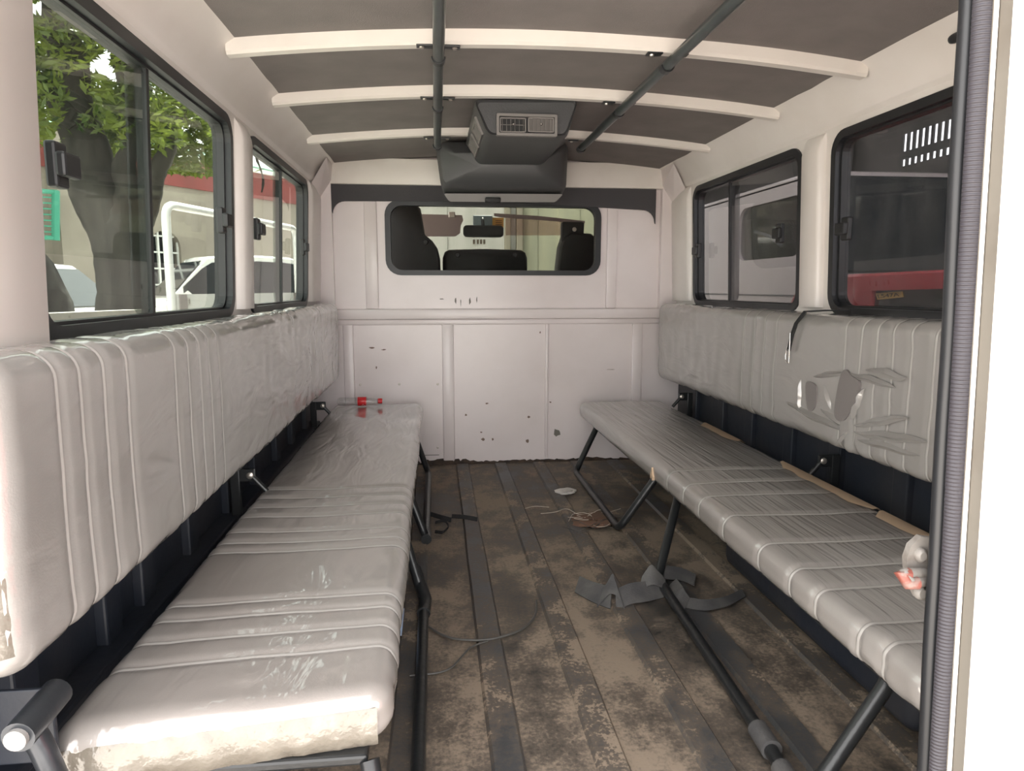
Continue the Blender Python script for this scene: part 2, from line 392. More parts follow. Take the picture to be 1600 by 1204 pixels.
# ---- ceiling: liner panels between the white beams
ZE, RISE = 1.322, .040
def arch(x): return RISE * (1 - ((x - CXB) / .70) ** 2)
ce = struct('ceiling', 'grey fabric roof liner between white beams')
BY = [1.597, 2.018, 2.538]
segs = [(YR, BY[0] + .004), (BY[0] + .012, BY[1] + .004), (BY[1] + .012, BY[2] + .004), (BY[2] + .012, YB + .03)]
XS = [-.425 + 1.43 * k / 24 for k in range(25)]
for y0, y1 in segs:
    rows = [[(x, y0 + (y1 - y0) * j / 6, ZE + arch(x) + .0015 * nz(x * 3, y0 + j, 2)) for x in XS] + [(x, y0 + (y1 - y0) * j / 6, ZE + arch(x) + .01) for x in reversed(XS)] for j in range(7)]
    MB().loft(rows).build('liner_panel', 'liner', ce, smooth=40)
rows = [[(x, y, ZE + .012 + arch(x)) for x in [-.56] + XS + [1.14]] + [(x, y, ZE + .04 + arch(x)) for x in reversed([-.56] + XS + [1.14])] for y in (YR, 2.0, YB + .04)]
MB().loft(rows).build('roof_skin', 'white_paint', ce)
for y, h in zip(BY, (.030, .028, .024)):
    rows = []
    for x in [-.432 + 1.444 * k / 40 for k in range(41)]:
        zt = ZE + arch(x) + .004; zb = zt - h - .004
        rows.append([(x, y, zt), (x, y + .002, zb + .006), (x, y + .008, zb), (x, y + .032, zb), (x, y + .038, zb + .006), (x, y + .040, zt)])
    MB().loft(rows).build('roof_beam', 'white_beam', ce, smooth=30)

# ---- bulkhead (front wall) with window opening
wb = struct('wall_front', 'white painted steel bulkhead behind the cab')
wxa, wxb, wza, wzb = -.200, .728, .868, 1.165
mapb = lambda x, z, d: (x, YB + d, z)
MB().plate([(-.56, -.02), (1.14, -.02), (1.14, 1.36), (-.56, 1.36)], [rrect(wxa, wxb, wza, wzb, .055)], mapb, 0, .02).build('bulkhead_sheet', 'bulk_paint', wb)
MB().rbox(-.555, 1.135, YB - .028, YB + .005, .664, .709, .006).build('belt_rail', 'bulk_paint', wb, smooth=40)
MB().rbox(-.555, 1.135, YB - .012, YB + .005, .640, .664, .004).build('rail_step', 'bulk_paint', wb, smooth=40)
for sgn in (0, 1):                                     # corner posts and the splayed top gusset
    g = (lambda x: x) if sgn == 0 else mirx
    MB().plate([(g(-.53), .709), (g(-.432), .709), (g(-.432), 1.24), (g(-.46), 1.34), (g(-.53), 1.34)], [], mapb, -.030, .004).build('corner_post', 'bulk_paint', wb)
    m = MB(); ys = [YB - .19, YB - .03]
    m.loft([[(g(-.488), YB - .16, 1.222), (g(-.488), YB - .02, 1.222), (g(-.488), YB - .02, 1.16)], [(g(-.42), YB - .20, 1.315), (g(-.42), YB - .02, 1.330), (g(-.43), YB - .02, 1.245)]]).build('roof_gusset', 'bulk_paint', wb)
MB().rbox(-.45, 1.03, YB - .032, YB + .004, 1.236, 1.345, .006).build('roof_header', 'white_beam', wb, smooth=40)
for px0, px1 in ((537, 553), (691, 709), (852, 857), (987, 1003)):
    x0, x1 = on(px0, 560, 1, YB - .006).x, on(px1, 560, 1, YB - .006).x
    MB().rbox(x0, x1, YB - .010, YB + .004, .02, .642, .005).build('panel_rib', 'bulk_paint', wb, smooth=40)
for px0, px1 in ((570, 590), (948, 964)):
    x0, x1 = on(px0, 400, 1, YB - .006).x, on(px1, 400, 1, YB - .006).x
    MB().rbox(x0, x1, YB - .009, YB + .004, .709, 1.17, .005).build('panel_rib', 'bulk_paint', wb, smooth=40)
# inset seams of the patched lower left sheet
m = MB().box(on(644, 703, 1, YB).x, on(686, 703, 1, YB).x, YB - .0015, YB, .045, .048).build('patch_seam', 'jamb_beige', wb)
def blob(px, py, rx, rz, seed, matn='chip', name='paint_chip', n=11):
    c = on(px, py, 1, YB - .001); rnd = random.Random(seed)
    pts = [(c.x + rx * math.cos(2 * math.pi * k / n) * rnd.uniform(.6, 1.2), c.z + rz * math.sin(2 * math.pi * k / n) * rnd.uniform(.55, 1.2)) for k in range(n)]
    return MB().plate(pts, [], mapb, -.0015, .0005).build(name, matn, wb)
for i, (px, py, a, b) in enumerate([(581, 543, .013, .004), (600, 546, .012, .003), (761, 630, .008, .004), (755, 686, .009, .007), (770, 686, .006, .006), (824, 689, .007, .009),
                                    (728, 648, .005, .005), (826, 651, .008, .006), (860, 628, .006, .004), (954, 577, .022, .0015), (844, 519, .003, .006), (588, 574, .004, .006), (752, 675, .006, .003)]):
    blob(px, py, a, b, i)
for i, (px, py) in enumerate([(563, 601), (624, 600), (684, 600), (684, 699)]):
    c = on(px, py, 1, YB - .001)
    MB().lathe([(0, .0055), (-.003, .005), (-.004, .002)], lambda t, a, b: (c.x + a, YB + t, c.z + b), 10).build('rivet', 'bolt', wb)
for i, (px, py, a, b) in enumerate([(690, 467, .012, .003), (712, 470, .004, .016), (734, 470, .005, .018), (745, 468, .003, .014), (720, 472, .002, .020), (870, 675, .02, .02)]):
    blob(px, py, a, b, 40 + i, 'jamb_beige', 'rust_run')
rnd = random.Random(4); top = []; x = -.30
while x < .99:
    base = .012 + .010 * (nz(x * 5, 0, 3)) + .012 * (1 if x < .14 else 0) * (rnd.random() < .9)
    top.append((x, max(.003, base + rnd.uniform(-.004, .004)))); x += rnd.uniform(.006, .02)
MB().plate([(-.30, 0.0), (.99, 0.0)] + top[::-1], [], mapb, -.002, .0005).build('bare_paint_edge', 'black_edge', wb)
# dark cloth header strip with drooping ends
h0, h1 = -.432, .985
outl = [(h0, 1.24), (h0, 1.125)]
for k in range(7): a = math.radians(180 - 90 * k / 6); outl.append((h0 + .055 + .052 * math.cos(a), 1.115 + .052 * math.sin(a)))
outl += [(.27, 1.175)]
for k in range(7): a = math.radians(90 - 90 * k / 6); outl.append((h1 - .055 + .052 * math.cos(a), 1.093 + .052 * math.sin(a)))
outl += [(h1, 1.085), (h1, 1.238)]
MB().plate(outl, [], mapb, -.022, -.010).build('cloth_header', 'header_cloth', wb)
w5 = struct('window_5', 'black rubber framed bulkhead window looking into the cab', (.26, YB, wza))
MB().plate(rrect(wxa - .012, wxb + .012, wza - .012, wzb + .012, .065), [rrect(wxa + .012, wxb - .012, wza + .010, wzb - .012, .05)], mapb, -.012, .03).build('rubber_seal', 'rubber', w5)
MB().plate(rrect(wxa + .008, wxb - .008, wza + .008, wzb - .008, .052), [], mapb, .012, .016).build('pane', 'glass_clear', w5)

# ---- fixed rear wall right of the doorway, with jamb, ribbed weatherstrip and striker
wre = struct('wall_rear', 'white outer skin and jamb of the rear corner beside the doorway')
def jx(z): return .0345 * (.70 - z)                    # the doorway edge leans a little
def jamb(name, px0, px1, y0, y1, m, py=600, sm=None):
    x0 = on(px0, py, 1, y0).x; x1 = on(px1, py, 1, y0).x
    rows = [[(x0 + jx(z), y0, z), (x1 + jx(z), y0, z), (x1 + jx(z), y1, z), (x0 + jx(z), y1, z)] for z in (-.55, 0, .5, 1.0, 1.42)]
    return MB().loft(rows).build(name, m, wre, smooth=sm)
xs = on(1549, 600, 1, .60).x
rows = [[(xs + .004 + jx(z), .596, z), (xs + jx(z), .599, z), (xs + jx(z), .603, z), (1.16, .603, z), (1.16, .596, z)] for z in (-.55, 0, .5, 1.0, 1.42)]
MB().loft(rows).build('outer_skin', 'skin_white', wre)
jamb('jamb_rebate', 1517, 1600, .622, .640, 'jamb_beige')
rows = [[(xs + .0005 + jx(z), .603, z), (xs + .03 + jx(z), .603, z), (xs + .03 + jx(z), .622, z), (xs + .0005 + jx(z), .622, z)] for z in (-.55, 0, .5, 1.0, 1.42)]
MB().loft(rows).build('jamb_return', 'jamb_beige', wre)
xa = on(1521, 600, 1, .620).x; xb = on(1527, 600, 1, .620).x
rows = [[(xa + jx(z) + .0013 * math.cos(t), .620 + .003 * math.sin(t), z) for t in [k * math.pi / 4 for k in range(8)]] for z in (-.5, .0, .5, 1.0, 1.4)]
MB().loft(rows).build('jamb_bead', 'skin_white', wre, smooth=60)
# weatherstrip: flat ribbed face and round lip
x0, x1 = on(1489, 600, 1, .630).x, on(1519, 600, 1, .630).x
rows = []
for z in [-.5 + 1.9 * k / 60 for k in range(61)]:
    wv = .0012 * nz(0, z * 5, 1)
    q = jx(z) + wv; c = (x0 + x1) / 2; h = (x1 - x0) / 2
    rows.append([(c + q + h * math.cos(t) , .632 - .009 * math.sin(t) * (1 if math.sin(t) > 0 else .6), z) for t in [math.pi * 2 * k / 14 for k in range(14)]])
MB().loft(rows).build('weatherstrip', 'ribbed_seal', wre, smooth=50)
xl = on(1480, 600, 1, .645).x
rows = []
for z in [-.5 + 1.9 * k / 60 for k in range(61)]:
    q = jx(z) + .0015 * nz(3, z * 6, 1)
    rows.append([(xl + q + .0068 * math.cos(t), .647 + .008 * math.sin(t), z) for t in [math.pi * 2 * k / 10 for k in range(10)]])
MB().loft(rows).build('seal_lip', 'rubber', wre, smooth=60)
# inner face of the rear corner
rows = [[(x1 + jx(z), .640, z), (1.12, .640, z), (1.12, .655, z), (x1 + jx(z), .655, z)] for z in (-.1, .5, 1.36)]
MB().loft(rows).build('inner_panel', 'white_paint', wre)
# striker: plate with two screws and a red tipped loop
ys = .672
def sp(px, py, y=ys): p = on(px, py, 1, y); return p
m = MB(); outl = [sp(*p) for p in ((1462, 842), (1440, 838), (1424, 852), (1417, 872), (1418, 890), (1424, 915), (1434, 935), (1450, 940), (1464, 920))]
m.loft([[(p.x, ys, p.z) for p in outl], [(p.x, ys + .008, p.z) for p in outl]])
st = m.build('striker_plate', 'striker_white', wre, smooth=40)
for px, py in ((1437, 866), (1436, 924)):
    c = sp(px, py); q = MB().lathe([(0, .0085), (-.004, .008), (-.0065, .005)], lambda t, a, b: (c.x + a * .8, ys + t, c.z + b), 14).build('striker_screw', 'striker_white', wre, smooth=40)
a, b, c, d = sp(1440, 893), sp(1398, 889), sp(1408, 899), sp(1448, 903)
MB().tube(arc_pts([a + Vector((0, -.004, 0)), b + Vector((0, -.012, 0)), c + Vector((0, -.016, -.002)), d + Vector((0, -.004, 0))], .006), .0062, 10).build('striker_loop', 'striker_white', wre, smooth=60)
MB().tube([b + Vector((.008, -.0115, -.001)), b + Vector((-.002, -.0125, 0)), c + Vector((-.003, -.0155, -.002)), c + Vector((.008, -.0155, -.002))], .0069, 10).build('striker_tip', 'striker_red', wre, smooth=60)
# the doorway header over the opening and left jamb (outside the picture's edge)
MB().rbox(-.56, 1.14, YR, YR + .05, 1.30, 1.40, .01).build('doorway_header', 'white_paint', wre)
# small black buffer on the right rail
p = on(1487, 62, 0, mirx(-.474) - .035) + Vector((.035, 0, 0))
MB().tube([p + Vector((-.035, .004, 0)), p + Vector((-.035, .001, 0)), p + Vector((-.035, -.006, 0)), p + Vector((-.035, -.07, 0)), p + Vector((-.01, -.080, 0))], [.004, .008, .0095, .0095, .0095], 12).build('rail_buffer', 'rubber', wr, smooth=50)

# ================================================================== SEATING
def pad(name, material, parent, sec, along, seams, wob, n_along=260, endr=.03):
    """rounded pad: sec(inset) -> closed loop of (a, b); along = (t0, t1); fn maps (a, t, b)"""
    pass
def rloop(a0, a1, b0, b1, r, n=7, edge=10):
    """closed rounded-rectangle loop with points on its straight sides; returns (pt, normal)"""
    out = []; cs = ((a1 - r, b0 + r, -90), (a1 - r, b1 - r, 0), (a0 + r, b1 - r, 90), (a0 + r, b0 + r, 180))
    for i, (ca, cb, s) in enumerate(cs):
        for k in range(n + 1):
            t = math.radians(s + 90 * k / n); out.append((ca + r * math.cos(t), cb + r * math.sin(t), math.cos(t), math.sin(t)))
        l = out[-1]; na, nb, s2 = cs[(i + 1) % 4]; t = math.radians(s2); e = (na + r * math.cos(t), nb + r * math.sin(t))
        for k in range(1, edge): out.append((l[0] + (e[0] - l[0]) * k / edge, l[1] + (e[1] - l[1]) * k / edge, l[2], l[3]))
    return out
def cushion(name, material, parent, a0, a1, b0, b1, r, t0, t1, seams, disp, fn, endr=.03, steps=300):
    ts = []
    for k in range(7): ts.append(t0 + endr * (1 - math.cos(math.radians(90 * k / 6))))
    ts += [t0 + endr + (t1 - t0 - 2 * endr) * k / steps for k in range(1, steps)]
    for k in range(6, -1, -1): ts.append(t1 - endr * (1 - math.cos(math.radians(90 * k / 6))))
    rows = []
    def surf(t, extra=0.0):
        e = 0.0
        if t < t0 + endr: e = endr - math.sqrt(max(0, endr ** 2 - (t0 + endr - t) ** 2))
        elif t > t1 - endr: e = endr - math.sqrt(max(0, endr ** 2 - (t - t1 + endr) ** 2))
        e *= .85; row = []
        g = -sum(.0045 * math.exp(-((t - s) / .009) ** 2) for s in seams)
        for a, b, na, nb in rloop(a0, a1, b0, b1, r):
            aa = a - e * na; bb = b - e * nb * .8
            d = g + disp(a, t, b, na, nb) + extra
            row.append(fn(aa + na * d, t, bb + nb * d))
        return row
    rows = [surf(t) for t in ts]
    cu = MB().loft(rows).build(name, material, parent, smooth=60)
    return cu, surf
def seam_rib(surf, s, w, cushion_obj, lo, hi):
    rows = [surf(s + dw, ex)[lo:hi] for dw, ex in ((-w * 1.5, .0003), (-w * .6, .0020), (0, .0026), (w * .6, .0020), (w * 1.5, .0003))]
    q = MB().grid(rows).build('seam', 'seam', None, smooth=60, fix=False); q.parent = cushion_obj
    return q
NL = 4 * (8 + 9)                                        # points per loop

LS_lines = [(421, 1031), (421, 992), (421, 959), (421, 936), (468, 856), (468, 842), (468, 826), (468, 803), (468, 788), (468, 774), (468, 761)]
SZ = .300
ls_seams = [on(px, py, 2, SZ).y for px, py in LS_lines]
rs_seams = [on(px, py, 2, SZ - .02).y for px, py in ((1154, 817), (1181, 862), (1235, 901), (1271, 934), (1349, 988), (1391, 1020), (1120, 785), (1092, 765), (1066, 745))]
lb_seams = [on(px, 720, 0, -.415).y for px in (99, 137, 174, 210, 283, 304, 322, 337, 352)]
rb_seams = [on(px, 650, 0, .985).y for px in (1459, 1422, 1393, 1367, 1343, 1318)] + [1.90, 1.97, 2.04, 2.11]

def d_seat(side):
    def f(a, t, b, na, nb):
        d = .004 * nz(a * 5, t * 3, b * 5 + side * 9)
        far = max(0, min(1, (t - 1.9) / .6))
        d += far * .0028 * nz(a * 22, t * 5, side * 3) + .0012 * nz(a * 30, t * 9, 5 + b * 20)
        if t < .95: d += .003 * nz(a * 18, t * 30, b * 40) * (1 if nb < .6 else .25)
        return d
    return f
# hinge bracket: black strap with a bolt
def bracket(parent, x, y, z, s, h=.10):
    MB().rbox(*sorted((x, x + s * .060)), y - .004, y + .004, z - .014, z + .020, .003).build('hinge_bracket', 'black_metal', parent)
    MB().rbox(*sorted((x - s * .002, x + s * .022)), y - .006, y + .006, z - h, z + .02, .003).build('hinge_post', 'black_metal', parent)
    MB().lathe([(-.006, .009), (-.010, .009), (-.013, .005)], lambda t, a, b: (x + s * .048 + a, y + t, z + .004 + b), 12).build('hinge_bolt', 'bolt', parent, smooth=40)
    MB().tube([(x + s * .050, y, z), (x + s * .085, y, z - .04)], .007, 8).build('hinge_arm', 'black_metal', parent, smooth=50)

def bench(side):
    L = side == 'left'
    fx = (lambda x: x) if L else (lambda x: x)
    if L: a0, a1, t0, t1 = -.450, -.062, .765, 3.03
    else: a0, a1, t0, t1 = .628, 1.015, .765, 3.00
    root = thing('bench_seat', 'long silver vinyl bench seat along the ' + ('left wall, near end bright, bottle on it' if L else 'right wall, empty, front edge facing the aisle'),
                 'bench', ((a0 + a1) / 2, (t0 + t1) / 2, 0), 'facing bench seats')
    cu, surf = cushion('cushion', 'vinyl_seat' if L else 'vinyl_creased', root, a0, a1, SZ - .072, SZ, .030, t0, t1, ls_seams if L else rs_seams, d_seat(0 if L else 1), (lambda a, t, b: (a, t + .050 * (a - a0) / (a1 - a0) * max(0, 1 - (t - t0) / .45), b)) if L else (lambda a, t, b: (a, t, b)), endr=.035)
    # loop order: right-bottom corner, right side, right-top corner, top, left-top corner, left side, left-bottom, bottom
    for s in (ls_seams if L else rs_seams):
        lo, hi = (4, 44) if L else (22, 62)
        seam_rib(surf, s, .0026, cu, lo, hi)
    MB().rbox(a0 + .03, a1 - .03, t0 + .03, t1 - .03, SZ - .084, SZ - .070, .004).build('seat_board', 'black_metal', root)
    R = .0125
    def tubeleg(name, pts, r=R, rad=.05):
        return MB().tube(arc_pts(pts, rad), r, 12).build(name, 'black_metal', root, smooth=60)
    zt = SZ - .080
    if L:
        xf = -.040
        for y0, y1 in ((2.87, 2.10), (1.70, .70)):
            if y1 > 1:
                tubeleg('leg_frame', [(-.115, y0 + .10, zt), (xf, y0, .022), (xf, y1, .022), (-.115, y1 + .05, zt)], R, .03)
            else:
                tubeleg('leg_frame', [(-.108, y0 + .06, zt), (xf, y0 - .03, .022), (xf, y1 - .02, .022), (-.090, .80, zt)], R, .03)
                MB().tube([(-.062, y0 + .015, .085), (xf + .004, y0 - .04, .024), (xf, y0 - .11, .022)], .0165, 12).build('tube_sleeve', 'black_metal', root, smooth=60)
        MB().tube([(xf, 2.145, .022), (xf, 2.09, .022)], .0165, 12).build('tube_sleeve', 'black_metal', root, smooth=60)
        bracket(root, -.513, 2.86, SZ + .02, 1, .16); bracket(root, -.513, 1.74, SZ + .035, 1, .10)
        # big near hinge: painted barrel with pale pin, arm up to the seat frame
        c = on(28, 1152, 1, .700)
        V = Vector
        MB().tube([c, c + V((0, .075, .004))], .0165, 18).build('hinge_barrel', 'hinge_metal', root, smooth=50)
        MB().tube([c + V((0, -.006, 0)), c + V((0, .004, 0))], .0110, 18).build('hinge_pin', 'pin_nylon', root, smooth=50)
        MB().tube([on(50, 1140, 1, .722), on(66, 1168, 1, .722), on(82, 1204, 1, .724), on(105, 1260, 1, .735), on(150, 1330, 1, .79)], .0125, 14).build('hinge_arm', 'hinge_metal', root, smooth=50)
        MB().rbox(c.x - .07, c.x + .004, c.y + .058, c.y + .064, c.z - .07, c.z + .018, .002).build('hinge_plate', 'navy_panel', root)
        # clear film gathered under the near end
        outl = [(a0 + .01, SZ - .035), (a1 - .012, SZ - .035)]
        rows = []
        for k in range(61):
            x = a0 + .012 + (a1 - a0 - .030) * k / 60; w = .0035 * nz(x * 45, 0, 0) + .002 * nz(x * 90, 3, 0)
            q = t0 + .050 * (x - a0) / (a1 - a0); rows.append([(x, q + .0005 + w * .3, SZ - .019), (x, q - .003 + w * .6, SZ - .030), (x, q - .004 + w, SZ - .050), (x, q + w * 1.2, SZ - .068), (x, q + .014, SZ - .078)])
        f = MB().grid(rows).build('gathered_film', 'film_beige', None, smooth=60, fix=False); f.parent = root; f.location = -Vector(root.location)
    else:
        xf = .585
        tubeleg('leg_frame', [(.700, 2.90, zt), (xf, 2.83, .022), (xf, 2.12, .022), (.715, 2.10, zt)], R, .03)
        tubeleg('leg_frame', [(.715, 1.92, zt), on(1028, 903, 2, .022), on(1192, 1150, 2, .022), on(1236, 1225, 2, .022)], R, .03)
        tubeleg('leg_frame', [on(1394, 1030, 2, zt), on(1388, 1065, 2, zt - .03), on(1285, 1215, 2, .05), on(1262, 1250, 2, .022)], R, .03)
        p = on(1195, 1150, 2, .03); q = on(1212, 1178, 2, .03)
        MB().tube([on(1184, 1138, 2, .022), on(1206, 1172, 2, .022)], .0185, 14).build('tube_sleeve', 'strap_grey', root, smooth=50)
        MB().tube([on(1221, 1199, 2, .022), on(1236, 1225, 2, .022)], .0175, 14).build('tube_sleeve', 'strap_grey', root, smooth=50)
        MB().tube([(.7005, 2.90, zt + .006), (.688, 2.893, zt - .030)], .0165, 10).build('tube_sleeve', 'black_metal', root, smooth=50)
        bracket(root, mirx(-.513), 2.84, SZ + .035, -1, .10); bracket(root, mirx(-.513), 1.74, SZ + .030, -1, .10)
        for q0, q1 in (((1086, 662), (1152, 690)), ((1212, 722), (1362, 797)), ((1368, 800), (1462, 850))):  # warm beige strips laid along the rear edge of the seat top
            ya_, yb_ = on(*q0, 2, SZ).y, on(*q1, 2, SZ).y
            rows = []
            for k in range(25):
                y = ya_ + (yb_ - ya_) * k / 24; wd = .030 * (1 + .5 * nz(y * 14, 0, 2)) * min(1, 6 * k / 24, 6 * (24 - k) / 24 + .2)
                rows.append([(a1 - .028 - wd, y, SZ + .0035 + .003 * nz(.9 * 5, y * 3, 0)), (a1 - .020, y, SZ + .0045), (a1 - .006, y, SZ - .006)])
            MB().grid(rows).build('beige_edge_strip', 'beige_foam_and_edge', root, smooth=60, fix=False)
        # torn corner where foam pokes out
        c = on(1022, 738, 0, a0 + .004)
        MB().plate([(c.y - .012, c.z - .010), (c.y, c.z + .016), (c.y + .010, c.z - .004), (c.y + .013, c.z - .02), (c.y + .002, c.z - .008), (c.y - .006, c.z - .022)], [], lambda u, v, w: (a0 + w, u, v), -.004, .004).build('torn_foam', 'beige_foam_and_edge', root)
    return root
bench('left'); bench('right')

# ---- backrests
def d_back(side):
    tc = on(1325, 662, 0, .975)
    def f(a, t, b, na, nb):
        d = .004 * nz(a * 5, t * 2.6, b * 5 + side * 5)
        far = max(0, min(1, (t - 1.45) / .7))
        d += far * .0035 * nz(t * 16, b * 9 - t * 5, side + 2) + .0012 * nz(t * 20, b * 26, 3)
        if side == 1 and na < -.5:
            dy, dz = t - tc.y, b - tc.z; r = math.hypot(dy, dz); th = math.atan2(dz, dy)
            d += .0035 * math.sin(th * 8 + 1 + 2 * nz(th, r * 9, 0)) * math.exp(-(r / .13) ** 2) * min(1, r / .03)
            d += .0025 * nz(t * 7, b * 40, 7)
        return d
    return f
def backrest(side):
    L = side == 'left'
    b0, b1 = .405, .735
    if L: a0, a1, t0, t1 = -.508, -.412, .690, 3.02
    else: a0, a1, t0, t1 = .972, 1.088, .69, 2.97
    root = thing('padded_backrest', 'silver vinyl wall backrest in clear film below the ' + ('left windows, stitched with pale seams' if L else 'right windows, film torn'),
                 'backrest', ((a0 + a1) / 2, (t0 + t1) / 2, b0), 'wall backrests')
    lean = .030
    fn = lambda a, t, b: (a + (1 if not L else -1) * lean * 0 * (b - b0) / (b1 - b0), t, b)
    sm = lb_seams if L else rb_seams
    cu, surf = cushion('cushion', 'vinyl_back', root, a0, a1, b0, b1, .034, t0, t1, sm, d_back(0 if L else 1), fn, endr=.032)
    for s in sm:
        lo, hi = (2, 32) if L else (24, 60)
        seam_rib(surf, s, .0024, cu, lo, hi)
    if L:
        rows = []
        for k in range(41):
            z = b0 + .03 + (b1 - b0 - .06) * k / 40; w = .003 * nz(z * 60, 1, 1)
            rows.append([(a1 - .006, t0 + .0165 + w * .5, z), (a1 - .0125, t0 + .0065 + w, z), (a1 - .022, t0 - .001 + w, z), (a1 - .034, t0 - .004 + w * 1.5, z), (a1 - .07, t0 - .004, z)])
        f = MB().grid(rows).build('gathered_film', 'film_beige', None, smooth=60, fix=False); f.parent = root; f.location = -Vector(root.location)
    else:
        def smooth_loop(p, n=5):
            out = []; m = len(p)
            for i in range(m):
                p0, p1, p2, p3 = p[i - 1], p[i], p[(i + 1) % m], p[(i + 2) % m]
                for k in range(n):
                    t = k / n
                    out.append(tuple(.5 * (2 * p1[j] + (p2[j] - p0[j]) * t + (2 * p0[j] - 5 * p1[j] + 4 * p2[j] - p3[j]) * t * t + (3 * p1[j] - p0[j] - 3 * p2[j] + p3[j]) * t ** 3) for j in (0, 1)))
            return out
        def tear(pts):
            uv = smooth_loop([(on(px, py, 0, a0).y, on(px, py, 0, a0).z) for px, py in pts])
            return MB().plate(uv, [], lambda u, v, w: (a0 + w, u, v), -.0045, .004).build('torn_film_gap', 'vinyl_bare', root)
        tear([(1261, 600), (1270, 597), (1277, 604), (1278, 622), (1273, 639), (1264, 638)])
        tear([(1310, 612), (1316, 586), (1323, 577), (1333, 587), (1345, 598), (1340, 622), (1328, 648), (1317, 658), (1306, 648)])
        def fold(px0, px1, w0, hgt):
            A_, B_ = on(*px0, 0, a0), on(*px1, 0, a0); d_ = (B_ - A_); q = Vector((0, -d_.z, d_.y)).normalized(); rows = []
            for k in range(15):
                t = k / 14; f = math.sin(math.pi * t) ** .7; c_ = A_.lerp(B_, t) + q * .006 * nz(t * 3, px0[0], 0)
                hh = hgt * f * (1 + .4 * nz(t * 6, px1[0], 1)); ww = w0 * f + .0006
                rows.append([(a0 - .001 - h_ * hh, (c_ + q * s_ * ww).y, (c_ + q * s_ * ww).z) for s_, h_ in ((-1, 0), (-.5, .55), (0, 1), (.4, .35), (1, 0))])
            f = MB().grid(rows).build('film_fold', 'vinyl_back', root, smooth=60, fix=False); return f
        for q0, q1, w0, hg in (((1318, 672), (1228, 628), .010, .012), ((1316, 664), (1282, 636), .008, .010), ((1330, 656), (1352, 606), .010, .012), ((1334, 664), (1420, 652), .009, .009),
                               ((1334, 674), (1450, 690), .010, .011), ((1320, 582), (1270, 588), .007, .010), ((1328, 582), (1400, 606), .008, .010), ((1252, 592), (1250, 645), .006, .009),
                               ((1352, 578), (1418, 590), .010, .008), ((1326, 672), (1306, 696), .006, .006), ((1288, 600), (1300, 640), .007, .008), ((1338, 686), (1438, 712), .007, .007)):
            fold(q0, q1, w0, hg)
    return root
backrest('left'); backrest('right')

# ================================================================== ROOF FITTINGS
def handrail(px, label):
    z = 1.288; pts = [on(a, b, 2, z) for a, b in px]
    x = sum(p.x for p in pts) / len(pts)
    r = thing('ceiling_handrail', label, 'handrail', (x, 1.6, z), 'roof handrails')
    za = z - .005 + .8 * arch(x) * 0 + .018
    MB().tube([(x, .66, za), (x, 1.6, za), (x, 2.50, za), (x, 2.575, za)], .0125, 14).build('rail', 'rod_paint', r, smooth=50)
    for y in BY:
        zb = ZE + arch(x) - .028
        m = MB()
        # saddle clip: two ears and a half ring under the rod
        m.rbox(x - .048, x - .012, y + .006, y + .028, zb - .005, zb - .001, .0015); c = m.build('clip_ear', 'black_metal', r)
        MB().rbox(x + .012, x + .048, y + .006, y + .028, zb - .005, zb - .001, .0015).build('clip_ear', 'black_metal', r)
        ring = [[(x + (q) * math.cos(t), yy, za + (q) * math.sin(t)) for t in [math.pi + math.pi * k / 10 for k in range(11)]] for q, yy in ((.0128, y + .006), (.0158, y + .006), (.0158, y + .028), (.0128, y + .028))]
        MB().grid(ring).build('clip_saddle', 'black_metal', r, smooth=60)
        for s in (-.036, .036):
            MB().lathe([(0, .006), (-.003, .005), (-.004, .002)], lambda t, a, b: (x + s + a, y + .017 + b, zb - .005 + t), 8).build('clip_screw', 'bolt', r)
    return r
handrail([(687, 80), (683, 165)], 'dark roof handrail left of the air vent unit')
handrail([(1055, 100), (975, 175)], 'dark roof handrail right of the air vent unit')

ac = thing('air_conditioner', 'dark grey overhead air conditioner with square louvred vents', 'air conditioner', (.27, 2.6, 1.17))
def P3(px, py, y): return on(px, py, 1, y)
# rear duct: front rim loop -> lower loop -> root on the housing
def q4(y, tl, tr, br, bl, r=.02, n=5):
    pts = [P3(*tl, y), P3(*tr, y), P3(*br, y), P3(*bl, y)]; out = []
    for i in range(4):
        a, b, c = pts[i - 1], pts[i], pts[(i + 1) % 4]
        d1 = (a - b).normalized() * r; d2 = (c - b).normalized() * r
        for k in range(n + 1):
            t = k / n; out.append((b + d1) * (1 - t) ** 2 + b * 2 * t * (1 - t) + (b + d2) * t * t)
    return out
rows = [q4(2.085, (744, 160), (900, 160), (883, 209), (766, 208), .018),
        q4(2.075, (740, 156), (903, 156), (886, 212), (763, 211), .022),
        q4(2.10, (738, 156), (904, 156), (885, 216), (761, 215), .022),
        q4(2.45, (730, 196), (894, 196), (866, 240), (752, 239), .022),
        q4(2.80, (723, 228), (884, 228), (836, 268), (743, 267), .02)]
MB().loft(rows).build('air_duct', 'ac_plastic', ac, smooth=40)
hs = [(2.66, (706, 238), (872, 238), (836, 262), (748, 261), .012),
      (2.70, (684, 222), (886, 222), (876, 292), (694, 288), .03),
      (2.74, (680, 224), (888, 224), (884, 300), (690, 298), .03),
      (2.92, (681, 236), (887, 236), (878, 311), (694, 310), .03),
      (3.05, (683, 244), (886, 244), (874, 316), (700, 315), .03)]
rows = [q4(*h) for h in hs]
MB().loft(rows).build('housing', 'ac_plastic', ac, smooth=40)
rows = [q4(y, (693, 302), (880, 303), (868, 316), (702, 315), .010) for y in (2.74, 2.75, 3.06)]
MB().loft(rows).build('lower_lip', 'ac_trim', ac, smooth=40)
